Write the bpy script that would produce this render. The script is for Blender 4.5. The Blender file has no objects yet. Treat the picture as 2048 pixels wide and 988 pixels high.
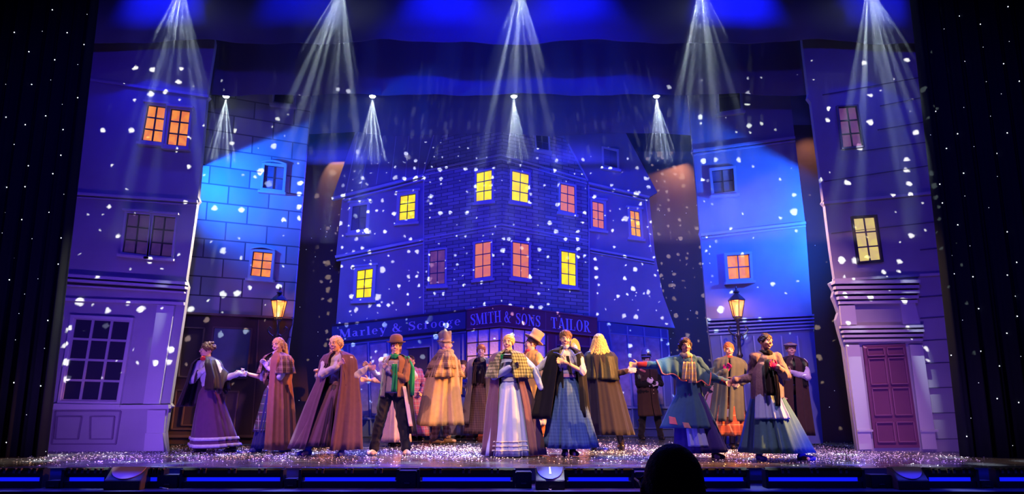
import bpy, bmesh, math, random
from mathutils import Vector, Matrix, noise
R = math.radians
rnd = random.Random(7)
scene = bpy.context.scene
COL = scene.collection

# ------------------------------------------------------------------ camera, world, exposure
FPX, PITCH, CAMZ = 1500.0, R(11.05), 0.86
cam_d = bpy.data.cameras.new('camera'); cam_d.sensor_width = 36.0; cam_d.lens = FPX / 2048 * 36
cam_d.clip_end = 100
cam = bpy.data.objects.new('camera', cam_d); COL.objects.link(cam)
cam.location = (0, 0, CAMZ); cam.rotation_euler = (R(90) + PITCH, 0, 0)
scene.camera = cam
w = bpy.data.worlds.new('world'); scene.world = w; w.use_nodes = True
w.node_tree.nodes['Background'].inputs[0].default_value = (0.006, 0.004, 0.05, 1)
w.node_tree.nodes['Background'].inputs[1].default_value = 0.22
vs = scene.view_settings
vs.view_transform = 'Standard'; vs.look = 'None'; vs.exposure = 0.0; vs.gamma = 1.0; vs.use_curve_mapping = False
cy = scene.cycles
cy.use_denoising = True; cy.max_bounces = 4; cy.diffuse_bounces = 2; cy.glossy_bounces = 3; cy.transmission_bounces = 3
cy.volume_bounces = 0; cy.transparent_max_bounces = 8; cy.use_adaptive_sampling = True; cy.adaptive_threshold = 0.02
cy.caustics_reflective = False; cy.caustics_refractive = False
cy.sample_clamp_indirect = 4.0

def ray(px, py):
    cx, c = (px - 1024) / FPX, (494 - py) / FPX
    return Vector((cx, math.cos(PITCH) - math.sin(PITCH) * c, math.sin(PITCH) + math.cos(PITCH) * c))
def at(px, py, Y):                                  # photo pixel -> point of the plane y = Y
    d = ray(px, py); t = Y / d.y
    return Vector((d.x * t, Y, CAMZ + d.z * t))
def ground_y(py, z=0.0):                            # depth at which the floor shows at row py
    d = ray(1024, py); return d.y * (z - CAMZ) / d.z

# ------------------------------------------------------------------ lights
def look(o, target):
    o.rotation_euler = (Vector(target) - o.location).to_track_quat('-Z', 'Y').to_euler()
def spot(name, loc, target, power, color, angle, blend=0.5, radius=0.08, spec=1.0):
    d = bpy.data.lights.new(name, 'SPOT'); d.energy = power; d.color = color; d.spot_size = R(angle); d.spot_blend = blend
    d.shadow_soft_size = radius; d.specular_factor = spec
    o = bpy.data.objects.new(name, d); COL.objects.link(o); o.location = loc; look(o, target); return o
def area(name, loc, target, power, color, sx, sy, spread=180):
    d = bpy.data.lights.new(name, 'AREA'); d.energy = power; d.color = color; d.shape = 'RECTANGLE'; d.size = sx; d.size_y = sy
    d.spread = R(spread)
    o = bpy.data.objects.new(name, d); COL.objects.link(o); o.location = loc; look(o, target); return o

def N(nt, kind, **kw):
    n = nt.nodes.new(kind)
    for k, v in kw.items():
        if k.startswith('i'):
            n.inputs[int(k[1:])].default_value = v
        else: setattr(n, k, v)
    return n
def math_n(nt, op, a, b=None, c=None):
    n = nt.nodes.new('ShaderNodeMath'); n.operation = op
    for k, v in enumerate((a, b, c)):
        if v is None: continue
        if isinstance(v, (int, float)): n.inputs[k].default_value = v
        else: nt.links.new(v, n.inputs[k])
    return n.outputs[0]
def gobo_dir(nt):                                   # the beam direction in the lamp's own frame, perspective divided
    tc = N(nt, 'ShaderNodeTexCoord'); sp = N(nt, 'ShaderNodeSeparateXYZ'); nt.links.new(tc.outputs['Normal'], sp.inputs[0])
    u = math_n(nt, 'DIVIDE', sp.outputs[0], sp.outputs[2]); v = math_n(nt, 'DIVIDE', sp.outputs[1], sp.outputs[2])
    return u, v
def snow_gobo(light, scale, dens, rmax, seed, strength=1.0, vmin=-9.0, umin=-9.0, umax=9.0, vmax=9.0):
    """a gobo of irregular flakes in a projector"""
    d = light.data; d.use_nodes = True; nt = d.node_tree; em = nt.nodes['Emission']
    u, v = gobo_dir(nt)
    cb = N(nt, 'ShaderNodeCombineXYZ'); nt.links.new(u, cb.inputs[0]); nt.links.new(v, cb.inputs[1]); cb.inputs[2].default_value = seed
    nz = N(nt, 'ShaderNodeTexNoise'); nz.inputs['Scale'].default_value = scale * 3.2; nz.inputs['Detail'].default_value = 1
    nt.links.new(cb.outputs[0], nz.inputs['Vector'])
    mx = N(nt, 'ShaderNodeVectorMath', operation='MULTIPLY_ADD'); nt.links.new(nz.outputs['Color'], mx.inputs[0])
    mx.inputs[1].default_value = (0.30 / scale,) * 3; nt.links.new(cb.outputs[0], mx.inputs[2])
    vo = N(nt, 'ShaderNodeTexVoronoi', voronoi_dimensions='2D'); vo.inputs['Scale'].default_value = scale
    nt.links.new(mx.outputs[0], vo.inputs['Vector'])
    sc = N(nt, 'ShaderNodeSeparateColor'); nt.links.new(vo.outputs['Color'], sc.inputs[0])
    cl = N(nt, 'ShaderNodeTexNoise'); cl.inputs['Scale'].default_value = scale * 0.16; nt.links.new(cb.outputs[0], cl.inputs['Vector'])
    thr = math_n(nt, 'MULTIPLY_ADD', cl.outputs[0], 1.9 * dens, -0.45 * dens)
    on = math_n(nt, 'LESS_THAN', sc.outputs[0], thr)
    rad = math_n(nt, 'MULTIPLY_ADD', math_n(nt, 'POWER', sc.outputs[1], 1.6), rmax * 0.72, rmax * 0.28)
    fall = math_n(nt, 'SUBTRACT', rad, vo.outputs['Distance'])
    m = N(nt, 'ShaderNodeMapRange'); nt.links.new(fall, m.inputs[0]); m.inputs[1].default_value = 0; m.inputs[2].default_value = rmax * 0.35
    val = math_n(nt, 'MULTIPLY', math_n(nt, 'MULTIPLY', m.outputs[0], on), strength)
    for a_, op, lim in ((v, 'GREATER_THAN', vmin), (v, 'LESS_THAN', vmax), (u, 'GREATER_THAN', umin), (u, 'LESS_THAN', umax)):   # the projector's shutters
        val = math_n(nt, 'MULTIPLY', val, math_n(nt, op, a_, lim))
    nt.links.new(val, em.inputs['Strength'])
def ray_gobo(light, n, seed):
    """a gobo that breaks the beam into a fan of separate rays"""
    d = light.data; d.use_nodes = True; nt = d.node_tree; em = nt.nodes['Emission']
    u, v = gobo_dir(nt)
    cb = N(nt, 'ShaderNodeCombineXYZ'); nt.links.new(u, cb.inputs[0]); nt.links.new(v, cb.inputs[1])
    vo = N(nt, 'ShaderNodeTexVoronoi', voronoi_dimensions='2D'); vo.inputs['Scale'].default_value = n
    ad = N(nt, 'ShaderNodeVectorMath', operation='ADD'); nt.links.new(cb.outputs[0], ad.inputs[0]); ad.inputs[1].default_value = (seed, seed * 2.3, 0)
    nt.links.new(ad.outputs[0], vo.inputs['Vector'])
    sc = N(nt, 'ShaderNodeSeparateColor'); nt.links.new(vo.outputs['Color'], sc.inputs[0])
    m = N(nt, 'ShaderNodeMapRange'); nt.links.new(vo.outputs['Distance'], m.inputs[0]); m.inputs[1].default_value = 0.26; m.inputs[2].default_value = 0.12
    m.inputs[3].default_value = 0.10; m.inputs[4].default_value = 4.0
    val = math_n(nt, 'MULTIPLY', m.outputs[0], math_n(nt, 'ADD', sc.outputs[0], 0.3))
    nt.links.new(val, em.inputs['Strength'])

def shutter(light, vmin=-9.0, vmax=9.0, soft=0.03):
    """barn doors: keep the beam between two heights (v grows downwards)"""
    nt = light.data.node_tree if light.data.use_nodes else None
    if nt is None: light.data.use_nodes = True; nt = light.data.node_tree
    em = nt.nodes['Emission']; u, v = gobo_dir(nt)
    a = N(nt, 'ShaderNodeMapRange'); nt.links.new(v, a.inputs[0]); a.inputs[1].default_value = vmin - soft; a.inputs[2].default_value = vmin + soft
    b = N(nt, 'ShaderNodeMapRange'); nt.links.new(v, b.inputs[0]); b.inputs[1].default_value = vmax + soft; b.inputs[2].default_value = vmax - soft
    nt.links.new(math_n(nt, 'MULTIPLY', a.outputs[0], b.outputs[0]), em.inputs['Strength'])
BLUE = (0.03, 0.028, 1.0)
VIOLET = (0.16, 0.07, 1.0)
# blue front-of-house washes
shutter(spot('front_wash_center', (0.0, 3.0, 7.5), (0, 15.5, 3.2), 6200, (0.004, 0.004, 1.0), 42, 0.6, 0.2), vmax=.17)
shutter(spot('front_wash_left', (-1.5, 3.0, 6.5), (-5.8, 11.7, 3.6), 1500, (0.040, 0.008, 1.0), 50, 0.9, 0.2), vmax=.20, soft=.07)
shutter(spot('front_wash_right', (1.5, 3.0, 6.5), (5.9, 11.7, 3.6), 1350, (0.050, 0.012, 1.0), 50, 0.9, 0.2), vmax=.20, soft=.07)
# azure side washes on the second pair of house flats
shutter(spot('azure_wash_left', (-5.9, 12.0, 4.4), (-4.35, 13.2, 4.75), 1100, (0.006, 0.12, 1.0), 120, 1.0, 0.02), vmin=-.36, soft=.02)
shutter(spot('azure_wash_right', (6.3, 11.95, 3.6), (5.0, 13.2, 4.0), 1500, (0.008, 0.10, 1.0), 120, 1.0, 0.02), vmin=-.50, soft=.04)
shutter(spot('azure_wash_right_low', (2.6, 12.0, 4.4), (5.2, 13.2, 3.0), 520, (0.008, 0.05, 1.0), 85, 1.0, 0.02), vmin=-.45, soft=.06)
# light from below on the foot of the front flats
spot('foot_wash_left', (-5.0, 9.3, 0.25), (-5.6, 11.7, 1.2), 230, (0.32, 0.12, 1.0), 120, 1.0, 0.1)
spot('foot_wash_right', (5.2, 9.3, 0.25), (5.8, 11.7, 0.9), 110, (0.36, 0.14, 1.0), 120, 1.0, 0.1)
# warm slivers on the edges of the front flats
spot('edge_light_left', (-2.6, 12.25, 5.2), (-4.95, 11.78, 2.9), 1800, (1, 0.85, 0.55), 42, 0.6, 0.05)
spot('edge_light_right', (2.6, 12.25, 5.2), (4.95, 11.78, 2.9), 1300, (1, 0.55, 0.25), 42, 0.6, 0.05)
# warm and rose keys on the players, from above the front of the stage
shutter(spot('key_warm_right', (6.0, 9.6, 3.4), (0.3, 11.3, 0.9), 5200, (1.0, 0.34, 0.06), 66, 0.3, 0.04), vmin=-.21)
shutter(spot('key_warm_center', (5.3, 9.3, 4.8), (0.0, 12.5, 0.9), 3600, (1.0, 0.54, 0.18), 40, 0.6, 0.04), vmin=-.20)
spot('key_rose_left', (-4.4, 7.2, 7.4), (-2.4, 11.0, 0.9), 2400, (1.0, 0.46, 0.46), 40, 0.7, 0.04)
spot('key_back_center', (1.9, 8.8, 4.3), (2.65, 14.2, 1.35), 420, (1.0, 0.45, 0.45), 18, 0.6, 0.04)
spot('key_back_right', (1.6, 9.0, 4.4), (3.2, 12.9, 1.1), 420, (1.0, 0.60, 0.50), 40, 0.8, 0.04)
spot('key_rose_right', (4.6, 7.0, 7.6), (3.9, 11.3, 0.9), 2300, (1.0, 0.48, 0.66), 38, 0.7, 0.04)
spot('key_pale_center', (-0.6, 6.2, 7.4), (0.3, 11.2, 0.9), 2300, (0.98, 0.68, 0.66), 34, 0.7, 0.04)
shutter(spot('side_violet_left', (-6.0, 9.4, 2.6), (0.0, 11.3, 0.8), 620, (0.36, 0.10, 1.0), 60, 0.5, 0.05), vmin=-.15)
for bx in (-4.2, -1.4, 1.4, 4.2): spot('key_blue_low', (bx, 9.3, 0.12), (bx, 12.0, 0.3), 62, (0.05, 0.03, 1.0), 140, 1.0, 0.1)
# back light for the floor
for bx in (-4.2, 0.0, 4.2):
    spot('floor_back_light', (bx, 15.0, 6.2), (bx, 11.8, 0), 1700, (0.75, 0.8, 1.0), 46, 1.0, 0.06)
    spot('floor_blue_light', (bx + 1.4, 15.0, 6.2), (bx + .5, 9.9, 0), 5200, (0.03, 0.03, 1.0), 60, 1.0, 0.06)
# flake projectors
s = spot('snow_projector_left', (-1.5, 3.5, 5.0), (-5.0, 12.2, 3.9), 13000, (0.95, 1.0, 0.85), 44, 0.15, 0.0); snow_gobo(s, 42, 0.62, 0.30, 1.0, vmin=-.27, umax=.205, vmax=.29)
s = spot('snow_projector_center', (0.0, 3.5, 5.5), (0.2, 15.5, 3.6), 22000, (0.75, 0.82, 1.0), 40, 0.15, 0.0); snow_gobo(s, 62, 0.75, 0.30, 2.7, vmin=-.22, vmax=.23)
s = spot('snow_projector_right', (1.5, 3.5, 5.0), (5.2, 12.2, 3.9), 12500, (0.95, 1.0, 0.85), 44, 0.15, 0.0); snow_gobo(s, 44, 0.62, 0.30, 4.1, vmin=-.27, umin=-.205, vmax=.29)

# ------------------------------------------------------------------ helpers
def srgb(r, g, b):
    f = lambda c: (c / 255 / 12.92) if c <= 10 else ((c / 255 + 0.055) / 1.055) ** 2.4
    return (f(r), f(g), f(b), 1)
MATS = {}
def mat(name, col, rough=0.7, metal=0.0, emit=None, estr=0.0, noise_amt=0.0, noise_scale=8.0, bump=0.0, bump_scale=30.0, spec=0.5, sheen=0.0):
    if name in MATS: return MATS[name]
    m = bpy.data.materials.new(name); m.use_nodes = True; nt = m.node_tree; b = nt.nodes['Principled BSDF']
    b.inputs['Base Color'].default_value = col; b.inputs['Roughness'].default_value = rough; b.inputs['Metallic'].default_value = metal
    b.inputs['Specular IOR Level'].default_value = spec
    if sheen: b.inputs['Sheen Weight'].default_value = sheen
    tc = None
    if noise_amt or bump: tc = N(nt, 'ShaderNodeTexCoord')
    if noise_amt:
        nz = N(nt, 'ShaderNodeTexNoise'); nz.inputs['Scale'].default_value = noise_scale; nz.inputs['Detail'].default_value = 4
        nt.links.new(tc.outputs['Object'], nz.inputs['Vector'])
        mx = N(nt, 'ShaderNodeMix', data_type='RGBA'); nt.links.new(nz.outputs[0], mx.inputs[0])
        k1, k2 = 1 - noise_amt, 1 + noise_amt
        mx.inputs[6].default_value = (col[0] * k1, col[1] * k1, col[2] * k1, 1); mx.inputs[7].default_value = (min(1, col[0] * k2), min(1, col[1] * k2), min(1, col[2] * k2), 1)
        nt.links.new(mx.outputs[2], b.inputs['Base Color'])
    if bump:
        nz = N(nt, 'ShaderNodeTexNoise'); nz.inputs['Scale'].default_value = bump_scale; nt.links.new(tc.outputs['Object'], nz.inputs['Vector'])
        bp = N(nt, 'ShaderNodeBump'); bp.inputs['Strength'].default_value = bump; bp.inputs['Distance'].default_value = 0.01
        nt.links.new(nz.outputs[0], bp.inputs['Height']); nt.links.new(bp.outputs[0], b.inputs['Normal'])
    if emit:
        b.inputs['Emission Color'].default_value = emit; b.inputs['Emission Strength'].default_value = estr
    MATS[name] = m; return m

def obj(name, bm, m, parent=None, smooth=False):
    me = bpy.data.meshes.new(name); bm.normal_update(); bm.to_mesh(me); bm.free()
    if m: me.materials.append(m)
    if smooth: me.shade_smooth()
    o = bpy.data.objects.new(name, me); COL.objects.link(o)
    if parent: o.parent = parent
    return o
def tag(o, label=None, cat=None, group=None, kind=None):
    if label: o['label'] = label
    if cat: o['category'] = cat
    if group: o['group'] = group
    if kind: o['kind'] = kind
    return o
def empty(name, loc=(0, 0, 0), label=None, cat=None, group=None, kind=None):
    o = bpy.data.objects.new(name, None); COL.objects.link(o); o.location = loc; o.empty_display_size = 0.1
    return tag(o, label, cat, group, kind)
def rebase(root, parts):                            # parts built in world space, root moved to its base
    bpy.context.view_layer.update()
    M = Matrix.Translation(root.location).inverted()
    for p in parts: p.data.transform(M)
def box(bm, lo, hi):
    vs_ = [bm.verts.new((x, y, z)) for x in (lo[0], hi[0]) for y in (lo[1], hi[1]) for z in (lo[2], hi[2])]
    for f in ((0, 1, 3, 2), (4, 6, 7, 5), (0, 4, 5, 1), (2, 3, 7, 6), (0, 2, 6, 4), (1, 5, 7, 3)): bm.faces.new([vs_[i] for i in f])
def prism(bm, pts, depth):                          # polygon in world space facing -y, extruded to +y
    a = [bm.verts.new(p) for p in pts]; b = [bm.verts.new((p[0], p[1] + depth, p[2])) for p in pts]
    n = len(pts); bm.faces.new(a); bm.faces.new(b[::-1])
    for i in range(n): bm.faces.new((a[i], b[i], b[(i + 1) % n], a[(i + 1) % n]))
def pxprism(bm, pxs, Y, front, back=None):          # traced outline on the plane Y, between Y-front and Y+back
    P = [at(x, y, Y) for x, y in pxs]
    prism(bm, [(p.x, Y - front, p.z) for p in P], front + (back or 0))
def stroke(bm, a, b, wpx, Y, front, back=0.0):      # a batten between two traced points
    (x0, y0), (x1, y1) = a, b; L = math.hypot(x1 - x0, y1 - y0) or 1; nx, ny = -(y1 - y0) / L * wpx / 2, (x1 - x0) / L * wpx / 2
    pxprism(bm, [(x0 + nx, y0 + ny), (x1 + nx, y1 + ny), (x1 - nx, y1 - ny), (x0 - nx, y0 - ny)], Y, front, back)
def fixn(bm): bmesh.ops.recalc_face_normals(bm, faces=bm.faces)
def lerp(a, b, t): return a + (b - a) * t
def bil(q, u, v):                                   # quad tl, tr, br, bl
    x = lerp(lerp(q[0][0], q[1][0], u), lerp(q[3][0], q[2][0], u), v); y = lerp(lerp(q[0][1], q[1][1], u), lerp(q[3][1], q[2][1], u), v)
    return (x, y)
def lathe(bm, prof, cx, cy_, n=16, z0=0.0):
    rings = []
    for r, z in prof: rings.append([bm.verts.new((cx + r * math.cos(2 * math.pi * k / n), cy_ + r * math.sin(2 * math.pi * k / n), z0 + z)) for k in range(n)])
    for a, b in zip(rings, rings[1:]):
        for k in range(n): bm.faces.new((a[k], a[(k + 1) % n], b[(k + 1) % n], b[k]))
    bm.faces.new(rings[0][::-1]); bm.faces.new(rings[-1])
def capsule(bm, a, b, ra, rb, n=12, stretch=None):
    """closed tapered capsule from a to b"""
    a, b = Vector(a), Vector(b); d = b - a; L = d.length
    q = d.to_track_quat('Z', 'Y') if L > 1e-6 else Matrix.Identity(3).to_quaternion()
    rings = []
    prof = [(ra * math.cos(t), -ra * math.sin(t)) for t in (R(75), R(50), R(25))] + [(ra, 0), (rb, L)] + [(rb * math.cos(t), L + rb * math.sin(t)) for t in (R(25), R(50), R(75))]
    for r, z in prof:
        rings.append([bm.verts.new(a + q @ Vector((r * math.cos(2 * math.pi * k / n), r * math.sin(2 * math.pi * k / n), z))) for k in range(n)])
    for p, s_ in zip(rings, rings[1:]):
        for k in range(n): bm.faces.new((p[k], p[(k + 1) % n], s_[(k + 1) % n], s_[k]))
    bm.faces.new(rings[0][::-1]); bm.faces.new(rings[-1])
def ellipsoid(bm, c, r, M=None, sub=2):
    T = Matrix.Translation(Vector(c)) @ (M.to_4x4() if M is not None else Matrix.Identity(4)) @ Matrix.Diagonal((r[0], r[1], r[2], 1))
    bmesh.ops.create_icosphere(bm, subdivisions=sub, radius=1.0, matrix=T)
def tube(bm, pts, r, n=8):
    for a, b in zip(pts, pts[1:]): capsule(bm, a, b, r, r, n)

# ------------------------------------------------------------------ stage
def floor_mat():
    m = bpy.data.materials.new('stage_floor_gloss'); m.use_nodes = True; nt = m.node_tree; b = nt.nodes['Principled BSDF']
    tc = N(nt, 'ShaderNodeTexCoord'); mp = N(nt, 'ShaderNodeMapping'); mp.inputs['Scale'].default_value = (0.35, 7.0, 1)
    nt.links.new(tc.outputs['Object'], mp.inputs['Vector'])
    nz = N(nt, 'ShaderNodeTexNoise'); nz.inputs['Scale'].default_value = 1.6; nz.inputs['Detail'].default_value = 5; nt.links.new(mp.outputs[0], nz.inputs['Vector'])
    r1 = N(nt, 'ShaderNodeMapRange'); nt.links.new(nz.outputs[0], r1.inputs[0]); r1.inputs[1].default_value = 0.35; r1.inputs[2].default_value = 0.7
    r1.inputs[3].default_value = 0.10; r1.inputs[4].default_value = 0.36
    nt.links.new(r1.outputs[0], b.inputs['Roughness'])
    mx = N(nt, 'ShaderNodeMix', data_type='RGBA'); nt.links.new(nz.outputs[0], mx.inputs[0])
    mx.inputs[6].default_value = (0.015, 0.015, 0.02, 1); mx.inputs[7].default_value = (0.10, 0.10, 0.12, 1); nt.links.new(mx.outputs[2], b.inputs['Base Color'])
    bp = N(nt, 'ShaderNodeBump'); bp.inputs['Strength'].default_value = 0.15; bp.inputs['Distance'].default_value = 0.01
    nt.links.new(nz.outputs[0], bp.inputs['Height']); nt.links.new(bp.outputs[0], b.inputs['Normal'])
    b.inputs['Specular IOR Level'].default_value = 0.8
    return m
FLOOR = floor_mat()
BLACK = mat('black_paint', (0.012, 0.012, 0.014, 1), 0.6)
DRAPE = mat('black_velour', (0.02, 0.018, 0.026, 1), 0.95, bump=0.3, bump_scale=8, spec=0.1)
EDGE_Y = ground_y(936)
LEDGE_Z = -0.18
bm = bmesh.new(); box(bm, (-11, EDGE_Y, -0.14), (11, 18, 0)); tag(obj('floor', bm, FLOOR), kind='structure')
bm = bmesh.new(); box(bm, (-11, 8.46, LEDGE_Z - 0.05), (11, EDGE_Y + 0.05, LEDGE_Z)); tag(obj('floor_apron', bm, mat('apron_gloss', (0.03, 0.03, 0.12, 1), 0.3)), kind='structure')
bm = bmesh.new(); box(bm, (-11, 8.50, -0.9), (11, 8.6, LEDGE_Z - 0.05)); tag(obj('wall_stage_front', bm, BLACK), kind='structure')
bm = bmesh.new(); box(bm, (-11, -1.5, -0.6), (11, 8.5, -0.5)); tag(obj('floor_stalls', bm, mat('stalls_carpet', (0.02, 0.012, 0.015, 1), 0.95)), kind='structure')
bm = bmesh.new(); box(bm, (-11, 17.6, 0), (11, 17.8, 10)); tag(obj('wall_back', bm, mat('back_wall_black', (0.006, 0.006, 0.012, 1), 0.9)), kind='structure')

bm = bmesh.new(); box(bm, (-11, 8.4, 9.6), (11, 17.8, 9.75)); tag(obj('ceiling', bm, BLACK), kind='structure')

def wavy_sheet(bm, x0, x1, z0, z1, Y, folds, amp, nx=160, nz=6, seed=0, hem=0.0, lean=0.0):
    """a hanging pleated cloth, two layers thick"""
    rr = random.Random(seed); ph = [rr.uniform(0, 6.28) for _ in range(3)]
    def yy(t, z): return amp * (math.sin(t * folds * 6.283 + ph[0] + 1.3 * math.sin(t * 9 + ph[1])) + 0.35 * math.sin(t * folds * 15.1 + ph[2]))
    G = []
    for back in (0, 1):
        g = []
        for j in range(nz + 1):
            s_ = j / nz; row = []
            for i in range(nx + 1):
                t = i / nx; zz = lerp(z0 + hem * math.sin(t * folds * 6.283 * 0.5 + ph[1]), z1, s_); x = lerp(x0, x1, t) + lean * s_
                row.append(bm.verts.new((x, Y + yy(t, zz) * (1.15 - 0.3 * s_) + back * 0.012, zz)))
            g.append(row)
        G.append(g)
    for k, g in enumerate(G):
        for j in range(nz):
            for i in range(nx):
                f = (g[j][i], g[j][i + 1], g[j + 1][i + 1], g[j + 1][i]); bm.faces.new(f if k == 0 else f[::-1])
    a, b = G
    for i in range(nx):
        bm.faces.new((a[0][i], b[0][i], b[0][i + 1], a[0][i + 1])); bm.faces.new((a[nz][i], a[nz][i + 1], b[nz][i + 1], b[nz][i]))
    for j in range(nz):
        bm.faces.new((a[j][0], a[j + 1][0], b[j + 1][0], b[j][0])); bm.faces.new((a[j][nx], b[j][nx], b[j + 1][nx], a[j + 1][nx]))
    return yy

LED = mat('led_white', (0.8, 0.8, 0.9, 1), 0.5, emit=(0.85, 0.9, 1, 1), estr=7)
LED2 = mat('led_dim', (0.8, 0.8, 0.9, 1), 0.5, emit=(0.8, 0.85, 1, 1), estr=2.5)
def star_mesh(r, m):
    b_ = bmesh.new(); bmesh.ops.create_icosphere(b_, subdivisions=1, radius=r); me = bpy.data.meshes.new('led_star'); b_.to_mesh(me); b_.free(); me.materials.append(m); return me
STAR_B, STAR_D = star_mesh(0.0072, LED), star_mesh(0.004, LED2)
def star_curtain(label, x0, x1, Y, z1, seed, pts, folds, amp, lean=0.0):
    root = empty('star_curtain', (lerp(x0, x1, 0.5), Y, 0), label, 'curtain')
    b_ = bmesh.new(); fy = wavy_sheet(b_, x0, x1, 0.0, z1, Y, folds, amp, seed=seed, lean=lean, nx=220); c = obj('drape', b_, mat('velour_teal_black', (0.007, 0.010, 0.013, 1), 0.9, bump=0.3, bump_scale=8, spec=0.15), root, True)
    rebase(root, [c])
    for px, py, big in pts:
        p = at(px, py, Y - amp * 1.45)
        if not (min(x0, x1) < p.x < max(x0, x1)) or p.z < 0.05: continue
        o = bpy.data.objects.new('led_star', STAR_B if big else STAR_D); COL.objects.link(o); o.parent = root
        t = (p.x - x0) / (x1 - x0); o.location = (p.x - root.location.x, fy(t, p.z) * (1.15 - 0.3 * p.z / z1) - 0.006, p.z)
    return root
def scatter(n, xr, yr, seed, mind):
    rr = random.Random(seed); out = []
    for _ in range(6000):
        if len(out) >= n: break
        x, y = rr.uniform(*xr), rr.uniform(*yr)
        if all(math.hypot(x - a, y - b) > mind for a, b, _ in out): out.append((x, y, rr.random() < 0.55))
    return out
YC = ground_y(914)
xl = at(88, 914, YC).x; xr_ = at(1926, 912, YC).x
star_curtain('black star-speckled velvet curtain framing the stage left of the tall lilac house', -9.6, xl, YC, 9.6, 3, scatter(64, (2, 175), (5, 905), 5, 38), 15, 0.05)
star_curtain('black star-speckled velvet curtain beside the house with the purple door', xr_, 9.6, YC, 9.6, 4, scatter(70, (1845, 2046), (5, 905), 9, 38), 13, 0.06)

# borders: three overhead cloth strips hiding the tops of the flats
def border(label, Y, hem_py, x0, x1, seed, folds, wave=0.035):
    z = at(1024, hem_py, Y).z; b_ = bmesh.new(); wavy_sheet(b_, x0, x1, z, 9.59, Y, folds, 0.035, seed=seed, hem=wave, nx=240)
    tag(obj('border_cloth', b_, DRAPE_B, None, True), label, 'border cloth')
DRAPE_B = mat('border_velour', (0.16, 0.16, 0.22, 1), 0.95, spec=0.1)
Y1, Y2, Y3 = 11.7, 13.15, 15.6                      # front flats, second flats, central house
border('front dark blue-lit border cloth over the tops of the two nearest house flats', Y1 - 0.3, 84, -7.6, 7.6, 11, 9)
border('middle dark border cloth hanging just above the four small lit lamps', Y2 - 0.62, 189, -8.0, 8.0, 12, 10, 0.010)
border('rear dark border cloth cutting off the roofs of the central house', Y3 - 0.35, 268, -8.5, 8.5, 13, 11)
for bx, pw in ((-5.75, 900), (-3.5, 420), (-1.1, 850), (1.05, 800), (3.7, 1300), (6.1, 420)):
    spot('border_wash', (bx, 10.5, 8.6), (bx, Y1 - 0.3, 7.2), pw, (0.004, 0.008, 1.0), 54, 1.0, 0.05)
spot('border_wash_wide', (0, 7.5, 4.0), (0, 13, 6.9), 380, (0.012, 0.004, 1), 95, 1.0, 0.3)
for bx in (-3.0, 0.0, 3.0): spot('border_wash_rear', (bx, Y2 + 0.3, 5.0), (bx, Y3 - 0.3, 7.0), 60, (0.012, 0.006, 1), 100, 1.0, 0.1)

# ------------------------------------------------------------------ painted house flats
def painted(name, base, pattern=None, xc=0.0, k=0.0, row=0.3, brick=0.6, mortar_w=0.02, mortar=(0.1, 0.1, 0.15, 1), var=0.25, absx=False, zref=0.86):
    """scenic paint; the pattern's courses fan out towards the eye level zref like the painted perspective of the flats"""
    m = bpy.data.materials.new(name); m.use_nodes = True; nt = m.node_tree; b = nt.nodes['Principled BSDF']; b.inputs['Roughness'].default_value = 0.85
    b.inputs['Specular IOR Level'].default_value = 0.30
    tc = N(nt, 'ShaderNodeTexCoord'); sp = N(nt, 'ShaderNodeSeparateXYZ'); nt.links.new(tc.outputs['Object'], sp.inputs[0])
    nz = N(nt, 'ShaderNodeTexNoise'); nz.inputs['Scale'].default_value = 1.3; nz.inputs['Detail'].default_value = 6; nt.links.new(tc.outputs['Object'], nz.inputs['Vector'])
    col = N(nt, 'ShaderNodeMix', data_type='RGBA'); nt.links.new(nz.outputs[0], col.inputs[0])
    col.inputs[6].default_value = tuple(c * (1 - var) for c in base[:3]) + (1,); col.inputs[7].default_value = tuple(min(1, c * (1 + var)) for c in base[:3]) + (1,)
    out = col.outputs[2]
    if pattern == 'brick':
        dx = math_n(nt, 'SUBTRACT', sp.outputs[0], xc)
        if absx: dx = math_n(nt, 'ABSOLUTE', dx)
        den = math_n(nt, 'MULTIPLY_ADD', dx, -k, 1.0)
        v = math_n(nt, 'DIVIDE', math_n(nt, 'SUBTRACT', sp.outputs[2], zref), den)
        cb = N(nt, 'ShaderNodeCombineXYZ'); nt.links.new(dx, cb.inputs[0]); nt.links.new(v, cb.inputs[1])
        br = N(nt, 'ShaderNodeTexBrick'); br.inputs['Scale'].default_value = 1.0; br.inputs['Mortar Size'].default_value = mortar_w
        br.inputs['Brick Width'].default_value = brick; br.inputs['Row Height'].default_value = row; br.inputs['Mortar Smooth'].default_value = 0.3
        br.inputs['Color1'].default_value = (0.72, 0.72, 0.72, 1); br.inputs['Color2'].default_value = (1.2, 1.2, 1.2, 1); br.inputs['Mortar'].default_value = mortar
        nt.links.new(cb.outputs[0], br.inputs['Vector'])
        mm = N(nt, 'ShaderNodeMix', data_type='RGBA', blend_type='MULTIPLY'); mm.inputs[0].default_value = 1
        nt.links.new(out, mm.inputs[6]); nt.links.new(br.outputs[0], mm.inputs[7]); out = mm.outputs[2]
    nt.links.new(out, b.inputs['Base Color']); return m
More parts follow.
